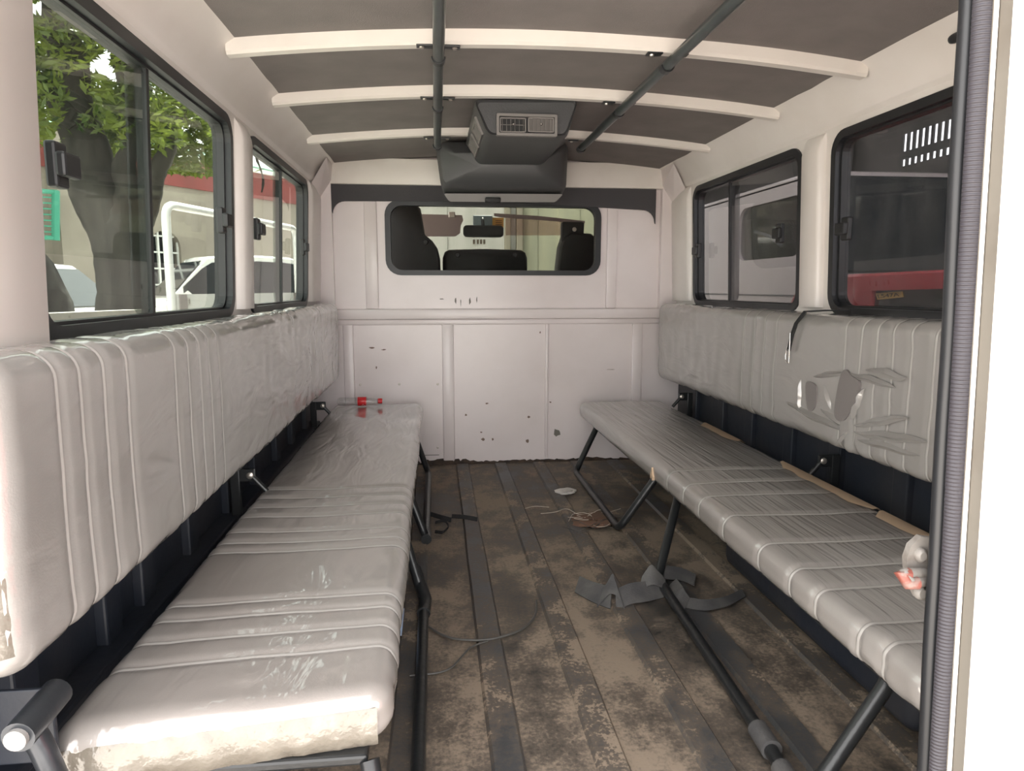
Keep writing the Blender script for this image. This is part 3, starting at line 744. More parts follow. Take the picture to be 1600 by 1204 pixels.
p = P3(770, 312, 2.73); MB().rbox(p.x - .03, p.x + .03, 2.715, 2.75, p.z - .009, p.z + .008, .004).build('drain_cap', 'ac_dark', ac, smooth=40)
# rear vent: frame, two boxes with louvres
yv = 2.066
def vfr(px0, px1, py0, py1, t, y0, y1, name, m, parent):
    a, b = P3(px0, py1, y0), P3(px1, py0, y0)
    return MB().plate(rrect(a.x, b.x, a.z, b.z, .004, 3), [rrect(a.x + t, b.x - t, a.z + t, b.z - t, .003, 3)], lambda u, v, w: (u, w, v), y0, y1).build(name, m, parent)
a, b = P3(779, 210, yv), P3(869, 181, yv)
MB().box(a.x, b.x, yv + .006, yv + .012, a.z, b.z).build('vent_back', 'ac_dark', ac)
vf = vfr(776, 871, 179, 211, .0075, yv - .006, yv + .012, 'vent_frame', 'ac_trim', ac)
for k, (q0, q1) in enumerate(((781, 822), (825, 866))):
    vb = vfr(q0, q1, 184, 206, .003, yv - .003, yv + .010, 'vent_louvre_box', 'ac_trim', ac)
    a, b = P3(q0, 206, yv), P3(q1, 184, yv)
    for j in range(6):
        x = a.x + (b.x - a.x) * (j + .6) / 6.2; sl = .001 if k == 0 else .006
        MB().add([(x - sl, yv - .001, a.z + .003), (x + sl, yv + .006, a.z + .003), (x + sl, yv + .006, b.z - .003), (x - sl, yv - .001, b.z - .003),
                  (x - sl + .001, yv - .001, a.z + .003), (x + sl + .001, yv + .006, a.z + .003), (x + sl + .001, yv + .006, b.z - .003), (x - sl + .001, yv - .001, b.z - .003)],
                 [(0, 1, 2, 3), (7, 6, 5, 4), (0, 4, 5, 1), (3, 2, 6, 7), (0, 3, 7, 4), (1, 5, 6, 2)]).build('louvre', 'ac_trim', ac)
    if k == 0:
        zc = (a.z + b.z) / 2; MB().box(a.x + .003, b.x - .003, yv - .001, yv + .001, zc - .0008, zc + .0008).build('louvre_bar', 'ac_trim', ac)
    c = (a + b) / 2
    MB().lathe([(0, .0035), (-.006, .0035), (-.008, .002)], lambda t, u, v: (c.x + u, yv + t, c.z + v), 10).build('louvre_knob', 'chrome', ac, smooth=40)
# side vents on the duct's left flank
def flank(y, t):
    k = (y - 2.10) / .35
    if k <= 1: a, b = (738 - 8 * k, 156 + 40 * k), (761 - 9 * k, 215 + 24 * k)
    else: a, b = (730 - 7 * (k - 1), 196 + 32 * (k - 1)), (752 - 9 * (k - 1), 239 + 28 * (k - 1))
    return on(*a, 1, y).lerp(on(*b, 1, y), t)
for ya_, yb_ in ((2.15, 2.36), (2.42, 2.62)):
    ps = [flank(ya_, .34), flank(ya_, .84), flank(yb_, .84), flank(yb_, .34)]; c = sum(ps, Vector()) / 4
    nrm = (ps[1] - ps[0]).cross(ps[3] - ps[0]).normalized()
    if nrm.x > 0: nrm = -nrm
    ps = [p + nrm * .001 for p in ps]; c = sum(ps, Vector()) / 4
    inner = [c + (p - c) * .74 for p in ps]
    m = MB(); m.add([p for p in ps] + [p for p in inner] + [p + nrm * .006 for p in ps] + [p + nrm * .006 for p in inner],
          [(8 + i, 8 + (i + 1) % 4, 12 + (i + 1) % 4, 12 + i) for i in range(4)] + [(i, (i + 1) % 4, 8 + (i + 1) % 4, 8 + i) for i in range(4)] + [(4 + i, 4 + (i + 1) % 4, 12 + (i + 1) % 4, 12 + i) for i in range(4)])
    sv = m.build('side_vent', 'ac_trim', ac)
    for k in range(1, 5):
        t = k / 5; e0 = inner[0].lerp(inner[3], t); e1 = inner[1].lerp(inner[2], t)
        q = MB().tube([e0 + nrm * .003, e1 + nrm * .003], .0018, 6).build('louvre', 'ac_trim', ac)
    MB().add([p + nrm * .0008 for p in inner] + [p - nrm * .004 for p in inner], [(0, 1, 2, 3), (7, 6, 5, 4)] + [(i, (i + 1) % 4, 4 + (i + 1) % 4, 4 + i) for i in range(4)]).build('vent_back', 'ac_dark', ac)

# ================================================================== LOOSE THINGS
# drink bottle lying on the left bench
A, B = on(527, 619, 1, 2.965), on(597, 617, 1, 2.965)
rb = .0180
A.z = B.z = SZ + rb + .004
Lb = (B - A).length; ux = (B - A).normalized(); uy = Vector((-ux.y, ux.x, 0)); uz = Vector((0, 0, 1))
bf = lambda t, a, b: A + ux * (t * Lb) + uy * a * 1.22 + uz * b * 1.22
bo = thing('plastic_bottle', 'small empty clear drink bottle with red cap lying on the left bench', 'bottle', A)
MB().lathe([(0, .006), (.015, .012), (.05, .0145), (.15, .0150), (.24, .0135), (.30, .0135), (.36, .0142), (.44, .0146), (.62, .0146), (.70, .0140), (.80, .0105), (.86, .0078), (.91, .0072)], bf, 20).build('bottle_body', 'bottle_clear', bo, smooth=60)
MB().lathe([(.455, .0150), (.46, .0155), (.635, .0155), (.64, .0150)], bf, 24).build('label_band', 'red_plastic', bo, smooth=40)
MB().lathe([(.905, .0085), (.908, .0092), (.985, .0092), (1.0, .008)], bf, 20).build('cap', 'red_plastic', bo, smooth=40)
MB().lathe([(.885, .0096), (.890, .0100), (.897, .0096)], bf, 20).build('neck_ring', 'bottle_clear', bo, smooth=40)
# white script swash on the label
for off in (0, 1):
    rows = []
    for k in range(13):
        t = .47 + .15 * k / 12; an = -1.9 + .7 * math.sin(k * .55 + off * 1.4) + off * .9
        rows.append([bf(t, .0158 * math.cos(an + w) , .0158 * math.sin(an + w)) for w in (-.07, .07)])
    MB().grid(rows).build('label_script', 'paper', bo, fix=False)

# strap hung over the right backrest, with a wire hook
def ribbon(pts, w, th, wdir, name, m, parent=None):
    rows = []; pts = [Vector(p) for p in pts]
    for i, p in enumerate(pts):
        wd = Vector(wdir[i] if isinstance(wdir, list) else wdir).normalized() * w / 2
        d = (pts[min(i + 1, len(pts) - 1)] - pts[max(i - 1, 0)]).normalized(); n = d.cross(wd).normalized() * th / 2
        rows.append([p - wd - n, p + wd - n, p + wd + n, p - wd + n])
    return MB().loft(rows).build(name, m, parent, smooth=50)
xf = .966
hp = [on(1232, 548, 0, xf - .004), on(1238, 522, 0, xf - .004), on(1244, 505, 0, xf - .002)]
top1 = Vector((.985, hp[2].y - .005, .738)); top2 = Vector((1.03, hp[2].y - .03, .7415)); top3 = Vector((1.078, hp[2].y - .05, .742))
sh = thing('hook_strap', 'black webbing strap with wire hook hanging over the right backrest', 'strap', hp[0])
ribbon([hp[0], hp[1], hp[2], top1, top2, top3], .016, .003, (0, 1, .05), 'webbing', 'strap_black', sh)
h = hp[0]
hk = [h + Vector((-.003, .004, .012)), h + Vector((-.003, .010, -.014)), h + Vector((-.003, .006, -.030)), h + Vector((-.003, -.006, -.033)), h + Vector((-.003, -.013, -.022)), h + Vector((-.003, -.010, -.004)), h + Vector((-.003, -.004, .004))]
MB().tube(arc_pts(hk, .008, 3), .0018, 8).build('wire_hook', 'chrome', sh, smooth=60)
MB().tube([h + Vector((-.004, -.012, .05)), h + Vector((-.005, -.014, .01)), h + Vector((-.004, -.012, -.032))], .0016, 6).build('wire_hook', 'chrome', sh, smooth=60)

# heap of folded grey webbing on the floor round the right leg frame
hg = thing('webbing_heap', 'twisted heap of wide grey webbing on the floor by the right bench leg', 'strap', on(1000, 930, 2, .01))
def fp(px, py, z=.012): return on(px, py, 2, z)
def band(pxs, w, wd, name='webbing_fold'):
    pts = [fp(a, b, z) for a, b, z in pxs]; sm = [pts[0]]
    sm = arc_pts(pts, .03, 4); wds = []
    for i in range(len(sm)):
        t = i / (len(sm) - 1); wds.append(Vector(wd[0]) * (1 - t) + Vector(wd[1]) * t)
    return ribbon(sm, w, .003, wds, name, 'strap_grey', hg)
band([(902, 912, .012), (925, 924, .016), (955, 934, .020)], .066, ((.35, .8, .25), (.25, .8, .45)))
band([(938, 934, .016), (958, 905, .052), (972, 938, .020)], .058, ((.5, .8, .5), (-.1, .8, .6)))
band([(962, 938, .016), (985, 926, .030), (1012, 924, .024), (1038, 918, .018)], .062, ((.15, .8, .5), (.35, .8, .5)))
band([(1000, 915, .030), (1018, 893, .062), (1042, 914, .026)], .056, ((.5, .8, .8), (-.2, .8, .6)))
band([(1012, 898, .014), (1040, 893, .034), (1068, 897, .020), (1086, 906, .016)], .050, ((.2, .8, .4), (.4, .8, .2)))
band([(1046, 915, .016), (1058, 930, .034), (1072, 946, .014)], .060, ((.9, .5, .5), (.6, .8, .3)))
band([(1066, 940, .014), (1100, 946, .020), (1135, 940, .014), (1162, 926, .012)], .036, ((.3, .9, .4), (.1, .9, .1)))

# cables, wires and scraps on the floor
def cord(name, pxs, r, m, label, cat, z=None):
    z = .012 if z is None else z
    pts = arc_pts([fp(a, b, z) for a, b in pxs], .12, 6)
    o = MB().tube(pts, r, 7).build(name, m, None, smooth=60); return tag(o, label, cat)
cord('floor_cable', [(664, 975), (700, 998), (762, 1001), (815, 985), (838, 962), (838, 938)], .0028, 'wire_grey', 'thin grey cable curving across the middle of the floor', 'cable')
cord('floor_cable', [(640, 1055), (700, 1050), (735, 1010), (762, 1001)], .0022, 'wire_grey', 'short dark cable branching left of the curved floor cable', 'cable')
cord('floor_wire', [(845, 802), (868, 800), (885, 793), (905, 805), (930, 800)], .0013, 'wire_pale', 'pale kinked wire on the floor near the right leg frame', 'wire')
cord('floor_wire', [(820, 794), (835, 790), (858, 792)], .0012, 'wire_pale', 'tiny pale wire bit on the floor near the bulkhead', 'wire')
tg = thing('wire_tangle', 'tangle of fine bright wires and brown fluff under the right leg frame', 'wire', fp(940, 812))
rnd = random.Random(11)
for k in range(9):
    pts = []; c = (925 + rnd.uniform(-15, 30), 812 + rnd.uniform(-8, 12))
    for j in range(6): pts.append(fp(c[0] - 30 + j * 13 + rnd.uniform(-5, 5), c[1] + 8 * math.sin(j * .9 + k) + rnd.uniform(-4, 4), .010 + rnd.uniform(0, .012)))
    MB().tube(arc_pts(pts, .05, 3), .0010, 5).build('fine_wire', 'wire_pale' if k % 2 else 'wire_grey', tg, smooth=60)
def scrap(px, py, rx, ry, h, seed, z0=.0085):
    rows = []
    for i in range(6):
        f = i / 5; rows.append([fp(px + rx * f * math.cos(t) * (1 + .35 * nz(math.cos(t) * 2, math.sin(t) * 2, seed)), py + ry * f * math.sin(t) * (1 + .35 * nz(math.cos(t) * 2, math.sin(t) * 2, seed + 4)),
                                z0 + h * (1 - f ** 2) * (.55 + .9 * abs(nz(f * 3 + math.cos(t) * 2.2, math.sin(t) * 2.2, seed + 9)))) for t in [2 * math.pi * k / 22 for k in range(22)]])
    return MB().grid(rows, True)
scrap(928, 812, 36, 13, .016, 3).build('brown_fluff', 'rusty_fluff', tg, smooth=60)
# crumpled white paper
tag(scrap(884, 767, 17, 5.5, .018, 21).build('paper_scrap', 'paper', None), 'small crumpled white paper scrap on the floor beside the far right leg', 'paper')
# black plastic tie ends by the far left leg
tie = thing('plastic_tie', 'knotted black plastic strip on the floor beside the far left leg frame', 'strip', fp(690, 810))
for pts, w in (([(664, 800), (690, 808), (705, 812)], .020), ([(706, 806), (725, 807), (746, 811)], .018), ([(680, 816), (695, 812), (702, 822), (692, 832), (680, 830)], .012)):
    P = [fp(a, b, .014 + .008 * (i % 2)) for i, (a, b) in enumerate(pts)]
    ribbon(arc_pts(P, .03, 4), w, .002, (.15, 1, .5), 'strip_loop', 'strap_black', tie)
# corner of a blue plastic bag peeping out under the left bench
rows = []
c = fp(614, 975, .0)
for i in range(8):
    rows.append([(c.x - .05 + .075 * j / 7, c.y - .07 + .14 * i / 7, .006 + .045 * math.sin(math.pi * i / 7) * (1 - (j / 7) ** 2) * (1 + .6 * nz(i, j, 2))) for j in range(8)])
tag(MB().grid(rows).build('plastic_bag', 'bag_blue', None, smooth=50), 'pale blue plastic bag corner showing under the left bench', 'bag')
# straw wisp
sw = thing('straw_wisp', 'yellow straw wisp on the floor beside the near left leg tube', 'straw', fp(656, 1128))
for a in ((662, 1118), (648, 1126), (664, 1134), (655, 1116)):
    MB().tube([fp(652, 1130, .009), fp(*a, .016)], .0012, 5).build('straw', 'plate_yellow', sw)

# ================================================================== THE CAB SEEN THROUGH THE BULKHEAD WINDOW
YC = 3.42
def outline_px(pts, y): return [(on(a, b, 1, y).x, on(a, b, 1, y).z) for a, b in pts]
def seatback(pts, y, th, label, cat, extra):
    uv = outline_px(pts, y); xs = [u for u, v in uv]; c = Vector((sum(xs) / len(xs), y, 0))
    r = thing('cab_seat', label, cat, (c.x, y, .35), 'cab seats')
    cx = sum(u for u, v in uv) / len(uv); cz = sum(v for u, v in uv) / len(uv)
    loops = []
    for f, dy in ((.90, 0), (.97, .012), (1.0, .035), (1.0, th - .02), (.95, th)):
        loops.append([(cx + (u - cx) * f, y + dy, cz + (v - cz) * f) for u, v in uv])
    MB().loft(loops).build('backrest', 'cab_black', r, smooth=50)
    for px, py, rr in extra:
        p = on(px, py, 1, y); MB().lathe([(.02, rr), (-.004, rr), (-.010, rr * .7), (-.010, rr * .3)], lambda t, a, b: (p.x + a, y + t, p.z + b), 16).build('headrest_socket', 'black_plastic', r, smooth=40)
    lo = min(v for u, v in uv); x0, x1 = min(xs), max(xs)
    MB().rbox(x0, x1, y, y + .5, .20, .38, .05, 3).build('seat_base', 'cab_black', r, smooth=40)
    return r
seatback([(598, 470), (602, 330), (610, 318), (650, 318), (657, 325), (664, 366), (676, 376), (684, 388), (688, 405), (690, 470)], YC, .13, 'tall black cab seat at the left of the bulkhead window', 'seat', [(665, 378, .014)])
seatback([(692, 470), (692, 402), (695, 393), (702, 389.5), (760, 388), (815, 390), (822, 394), (825, 403), (826, 470)], YC + .02, .12, 'low black centre cab seat between the tall seats', 'seat', [(715, 398, .013), (805, 398, .013)])
rs = seatback([(868, 470), (872, 420), (876, 385), (882, 368), (892, 362), (925, 364), (945, 380), (950, 470)], YC, .13, 'black cab seat at the right of the bulkhead window', 'seat', [])
a, b = on(878, 368, 1, YC), on(914, 346, 1, YC)
MB().rbox(a.x, b.x, YC + .01, YC + .05, a.z - .03, b.z, .01).build('headrest', 'cab_black', rs, smooth=40)
p = on(898, 358, 1, YC); MB().lathe([(0.012, .011), (.004, .010), (0.002, .005)], lambda t, u, v: (p.x + u, YC + t, p.z + v), 14).build('headrest_badge', 'bolt', rs, smooth=40)

YW = 4.25
cb = struct('wall_cab', 'cab shell in front of the bulkhead')
MB().box(-.60, 1.18, YB + .06, 4.45, -.04, .0).build('cab_floor', 'cab_black', cb)
for s in (0, 1):
    g = (lambda x: x) if s == 0 else mirx
    MB().box(*sorted((g(-.60), g(-.57))), YB + .06, 4.45, 0, .70).build('cab_door_panel', 'cab_mauve', cb)
    MB().tube([(g(-.58), 4.42, .70), (g(-.53), 4.20, 1.33)], .03, 8).build('screen_pillar', 'cab_mauve', cb, smooth=50)
    MB().tube([(g(-.585), 3.20, .70), (g(-.53), 3.20, 1.36)], .04, 8).build('door_pillar', 'cab_mauve', cb, smooth=50)
rows = [[(-.6 + 1.78 * k / 12, y, z + .03 * (1 - ((k - 6) / 6) ** 2)) for k in range(13)] + [(-.6 + 1.78 * k / 12, y, z + .05 + .03 * (1 - ((k - 6) / 6) ** 2)) for k in range(12, -1, -1)] for y, z in ((YB + .03, 1.36), (3.8, 1.35), (4.22, 1.305))]
MB().loft(rows).build('cab_roof', 'cab_beige', cb, smooth=40)
MB().rbox(-.58, 1.16, 3.95, 4.45, .45, .70, .05, 3).build('dashboard', 'cab_black', cb, smooth=40)
w6 = struct('window_6', 'windscreen of the cab', (CXB, YW, .70))
MB().loft([[(-.56, 4.42, .70), (1.14, 4.42, .70), (1.14, 4.425, .705), (-.56, 4.425, .705)], [(-.52, 4.20, 1.32), (1.10, 4.20, 1.32), (1.10, 4.205, 1.325), (-.52, 4.205, 1.325)]]).build('pane', 'glass_clear', w6)
glass('glass_mauve', (.80, .70, .68), .04, ior=1.1)
# sun visors, tinted strip, mirror, sticker
YV = 4.12
def flat(name, pxs, y, th, m, parent, rr=.02):
    uv = outline_px(pxs, y); return MB().plate(uv, [], lambda u, v, w: (u, w, v), y, y + th).build(name, m, parent)
v1 = flat('sun_visor', [(648, 334), (722, 336), (724, 344), (720, 352), (719, 364), (712, 369), (660, 369), (648, 369)], YV, .018, 'cab_mauve', None)
tag(v1, 'mauve brown sun visor left of the rear view mirror', 'sun visor', 'cab sun visors')
v2 = flat('sun_visor', [(772, 333), (840, 337), (914, 345), (914, 349), (840, 343), (790, 340), (772, 337)], YV, .018, 'cab_mauve', None)
tag(v2, 'mauve sun visor folded up right of the mirror', 'sun visor', 'cab sun visors')
flat('tint_band', [(790, 338), (882, 344), (880, 367.5), (790, 367.5)], 4.16, .004, 'glass_mauve', w6)
MB().rbox(on(701, 338, 1, YV).x, on(711, 330, 1, YV).x, YV - .01, YV + .01, on(705, 340, 1, YV).z, on(705, 331, 1, YV).z, .003).build('visor_clip', 'bolt', cb)
mr = thing('rear_view_mirror', 'black rear view mirror on the windscreen of the cab', 'mirror', on(756, 361, 1, 4.08))
a, b = on(724, 370, 1, 4.08), on(787, 352, 1, 4.08)
MB().plate(rrect(a.x, b.x, a.z, b.z, .022), [], lambda u, v, w: (u, w, v), 4.085, 4.11).build('mirror_body', 'black_plastic', mr)
MB().plate(rrect(a.x + .008, b.x - .008, a.z + .008, b.z - .008, .017), [], lambda u, v, w: (u, w, v), 4.081, 4.087).build('mirror_glass', 'car_glass', mr)
c = on(755, 352, 1, 4.10); MB().tube([(c.x, 4.10, c.z - .01), (c.x, 4.16, c.z + .045)], .010, 10).build('mirror_stem', 'black_plastic', mr, smooth=50)
a, b = on(739, 352, 1, 4.19), on(769, 337, 1, 4.19)
tag(MB().rbox(a.x, b.x, 4.172, 4.186, a.z, b.z, .004).build('screen_sensor', 'screen_strip', None), 'grey blue box on the windscreen just above the mirror', 'sensor')
a, b = on(769, 355, 1, 4.19), on(787, 340, 1, 4.19)
stk = thing('windscreen_sticker', 'orange sticker on the windscreen right of the mirror', 'sticker', (a.x, 4.19, a.z))
MB().box(a.x, b.x, 4.188, 4.190, a.z, b.z).build('sticker_sheet', 'sticker_orange', stk)
for k in range(3):
    z = a.z + (b.z - a.z) * (.25 + .2 * k); MB().box(a.x + .02, b.x - .01, 4.1865, 4.188, z, z + .005).build('sticker_print', 'sticker_print', stk)

# ================================================================== OUTSIDE
ZG = -.60
tag(MB().box(-30, 30, -20, 40, ZG - .1, ZG).build('ground', 'asphalt', None), 'grey concrete yard around the van', kind='structure')
def at(px, py, y): return on(px, py, 1, y)

# ---- gate in front of the cab
gt = thing('metal_gate', 'pale streaked sheet metal gate ahead of the windscreen', 'gate', (.3, 6.6, ZG))
GY = 6.6; edges = [560, 606, 652, 699, 745, 792]
for k in range(len(edges) - 1):
    MB().rbox(at(edges[k], 400, GY).x - .004, at(edges[k + 1], 400, GY).x + .004, GY + .012 * (k % 2), GY + .03 + .012 * (k % 2), ZG, 3.0, .004).build('gate_sheet', 'gate_pale', gt)
edges = [812, 840, 872, 905, 938, 966]
for k in range(len(edges) - 1):
    MB().rbox(at(edges[k], 400, GY).x - .004, at(edges[k + 1], 400, GY).x + .004, GY + .012 * (k % 2), GY + .03 + .012 * (k % 2), ZG, 3.0, .004).build('gate_sheet', 'gate_lime', gt)
for p0, p1 in ((788, 797), (806, 816)):
    MB().rbox(at(p0, 400, GY).x, at(p1, 400, GY).x, GY - .08, GY + .02, ZG, 3.0, .01).build('gate_post', 'gate_post', gt)
MB().rbox(at(797, 400, GY).x, at(806, 400, GY).x, GY, GY + .03, ZG, 3.0, .004).build('gate_sheet', 'gate_pale', gt)
for px in (739, 745, 750, 755):
    a, b = at(px, 381, GY), at(px + 3, 374, GY)
    MB().box(a.x, b.x, GY - .006, GY, a.z, b.z).build('gate_mark', 'plate_ink', gt)

# ---- neighbouring building on the left
A0, B0 = Vector((-11.0, 4.0, 0)), Vector((-2.6, 17.4, 0))
dn = (B0 - A0).normalized(); nn = Vector((dn.y, -dn.x, 0))
def wmap(u, v, w): p = A0 + dn * u + nn * w; return (p.x, p.y, v)
LEN = (B0 - A0).length
def uv_on(px, py, w=0.0):
    r = ray(px, py); o = A0 + nn * w; t = (o - CAM).dot(nn) / r.dot(nn); p = CAM + r * t
    return (p - A0).dot(dn), p.z
bd = thing('beige_building', 'beige rendered building with red band and green roof edge beyond the tree', 'building', (A0.x, A0.y, ZG))
u0, v0 = uv_on(241, 470); u1, v1 = uv_on(281, 366)
hole = [(u0, v0 - .4), (u1, v0 - .4)] + [((u0 + u1) / 2 + (u1 - u0) / 2 * math.cos(math.pi * k / 10), v1 - .25 + .3 * math.sin(math.pi * k / 10)) for k in range(11)]
MB().plate([(0, ZG), (LEN, ZG), (LEN, 3.27), (0, 3.27)], [hole], wmap, 0, -.3).build('wall', 'render_beige', bd)
MB().plate([(0, 2.68), (LEN, 2.68), (LEN, 3.20), (0, 3.20)], [], wmap, .002, .05).build('red_band', 'band_red', bd)
MB().plate([(0, 3.20), (LEN, 3.20), (LEN, 3.28), (0, 3.28)], [], wmap, -.3, .12).build('gutter', 'gutter_white', bd)
MB().add([wmap(0, 3.28, .12), wmap(LEN, 3.28, .12), wmap(LEN, 3.70, -1.4), wmap(0, 3.70, -1.4), wmap(0, 3.31, .12), wmap(LEN, 3.31, .12), wmap(LEN, 3.74, -1.4), wmap(0, 3.74, -1.4)],
         [(0, 1, 2, 3), (4, 5, 6, 7), (0, 1, 5, 4), (1, 2, 6, 5), (2, 3, 7, 6), (3, 0, 4, 7)]).build('roof', 'roof_green', bd)
MB().plate([(u0 - .02, v0 - .4), (u1 + .02, v0 - .4), (u1 + .02, v1 + .1), (u0 - .02, v1 + .1)], [], wmap, -.20, -.22).build('window_pane', 'car_glass', bd)
for k in range(4):
    u = u0 + (u1 - u0) * k / 3; MB().plate([(u - .02, v0 - .4), (u + .02, v0 - .4), (u + .02, v1 + .02), (u - .02, v1 + .02)], [], wmap, -.06, -.10).build('window_bar', 'gutter_white', bd)
for k in range(6):
    v = v0 - .3 + (v1 - v0 + .25) * k / 5; MB().plate([(u0, v - .015), (u1, v - .015), (u1, v + .015), (u0, v + .015)], [], wmap, -.065, -.095).build('window_bar', 'gutter_white', bd)
ua, va = uv_on(97, 470, .12); ub, vb = uv_on(132, 240, .12)
MB().plate([(ua, ZG), (ub, ZG), (ub, 3.22), (ua, 3.22)], [], wmap, 0, .25).build('wall_pier', 'render_beige', bd)
gg = thing('green_grille', 'green steel grille panel at the left edge of the tree window', 'grille', wmap(2, ZG, .3))
def gpt(px, py): u, v = uv_on(px, py, .35); return Vector(wmap(u, v, .35))
for k in range(9):
    py = 300 + 9 * k; MB().tube([gpt(40, py - 3), gpt(90, py)], .035 if k in (0, 8) else .012, 6).build('grille_bar', 'grille_green', gg)
MB().tube([gpt(87, 298), gpt(87, 375)], .06, 6).build('grille_post', 'grille_green', gg)
MB().tube([gpt(40, 372), gpt(40, 470)], .06, 6).build('grille_post', 'grille_green', gg)

# ---- low concrete wall
a = at(20, 481, 3.6); b = at(223, 481, 4.4)
d = (b - a); d.z = 0; d.normalize(); nrm = Vector((-d.y, d.x, 0)) * .12
zt = .672
tag(MB().loft([[a, b, b + nrm, a + nrm], [a, b, b + nrm, a + nrm]]).build('x', 'concrete', None), '', '') if False else None
lw = MB().add([(p.x, p.y, z) for z in (ZG, zt) for p in (a, b, b + nrm, a + nrm)], [(3, 2, 1, 0), (4, 5, 6, 7), (0, 1, 5, 4), (1, 2, 6, 5), (2, 3, 7, 6), (3, 0, 4, 7)]).build('concrete_wall', 'concrete', None)
tag(lw, 'low grey concrete wall below the tree outside the left window', 'wall')

# ---- tree
tr = thing('shade_tree', 'big dark trunked tree with bright leaves outside the left window', 'tree', at(205, 480, 6.8))
def limb(pxs, y, name='limb'):
    pts = []; rs = []
    for k, q in enumerate(pxs):
        yy = y + (q[3] if len(q) > 3 else 0); p = at(q[0], q[1], yy); pts.append(p); rs.append(q[2] / 2 / FPX * yy * 1.05)
    P = []; R = []
    for i in range(len(pts) - 1):
        for k in range(6):
            t = k / 6; P.append(pts[i].lerp(pts[i + 1], t) + Vector((nz(i + t, y, 1), nz(i + t, y, 5), 0)) * .05); R.append(rs[i] + (rs[i + 1] - rs[i]) * t + .012 * nz(i * 3 + t * 4, 2, y))
    P.append(pts[-1]); R.append(rs[-1])
    return MB().tube(P, R, 14).build(name, 'bark', tr, smooth=70)
limb([(205, 800, 110), (203, 560, 85), (198, 470, 74), (190, 400, 72), (168, 330, 74), (140, 260, 62), (120, 190, 52), (108, 110, 46), (95, 40, 40), (80, -40, 34)], 6.8, 'trunk')
limb([(180, 350, 50), (195, 300, 34), (200, 240, 26), (198, 180, 24), (190, 110, 20), (185, 30, 16), (188, -60, 12)], 6.75)
limb([(205, 360, 44), (235, 300, 30), (255, 250, 24), (268, 200, 20), (290, 130, 16), (320, 60, 12)], 6.9)
limb([(120, 200, 30), (85, 160, 26), (55, 120, 22), (20, 80, 18)], 6.7)
limb([(270, 200, 12), (300, 165, 9), (345, 130, 6), (410, 70, 3)], 6.95)
limb([(410, 300, 3), (408, 265, 3), (402, 225, 4), (415, 180, 5), (390, 120, 6)], 7.2, 'twig')
rnd = random.Random(21); m = MB()
def leafs(n, pxr, pyr, yr, size, keep=lambda x, y: True):
    for _ in range(n):
        px, py = rnd.uniform(*pxr), rnd.uniform(*pyr)
        if not keep(px, py): continue
        y = rnd.uniform(*yr); p = at(px, py, y); s = size * rnd.uniform(.6, 1.4)
        a = Vector((rnd.gauss(0, 1), rnd.gauss(0, 1), rnd.gauss(0, .6))).normalized(); b = a.cross(Vector((rnd.gauss(0, 1), rnd.gauss(0, 1), rnd.gauss(0, 1)))).normalized()
        m.add([p - a * s, p + b * s * .32, p + a * s, p - b * s * .32], [(0, 1, 2, 3)])
def canopy(px, py):
    low = 215 + 40 * nz(px * .013, 0, 0)
    if px < 100: low = 215
    if px > 345: return False
    return py < low + 30 * nz(px * .05, py * .05, 2) and nz(px * .022, py * .022, 8) > -.22
leafs(46000, (-160, 345), (-260, 300), (6.0, 8.6), .050, canopy)
leafs(7000, (100, 345), (150, 285), (8.8, 9.4), .055, lambda x, y: y < 262 + .08 * (x - 150) and nz(x * .03, y * .03, 1) > -.3)
leafs(160, (385, 425), (150, 290), (7.0, 7.4), .05, lambda x, y: nz(x * .08, y * .06, 3) > .12)
fo = m.build('foliage', 'leaf', tr, fix=False); fo['kind'] = 'stuff'
# dark flared second trunk at the window's left edge
t2 = thing('leaning_trunk', 'dark flaring tree trunk base at the lower left corner of the window', 'tree', at(50, 480, 7.0))
pts = [at(-40, 330, 7.1), at(-5, 380, 7.1), at(30, 430, 7.05), at(45, 480, 7.0), at(55, 560, 6.95), at(60, 640, 6.9)]
MB().tube(pts, [.22, .26, .31, .37, .40, .45], 14).build('trunk', 'bark', t2, smooth=70)

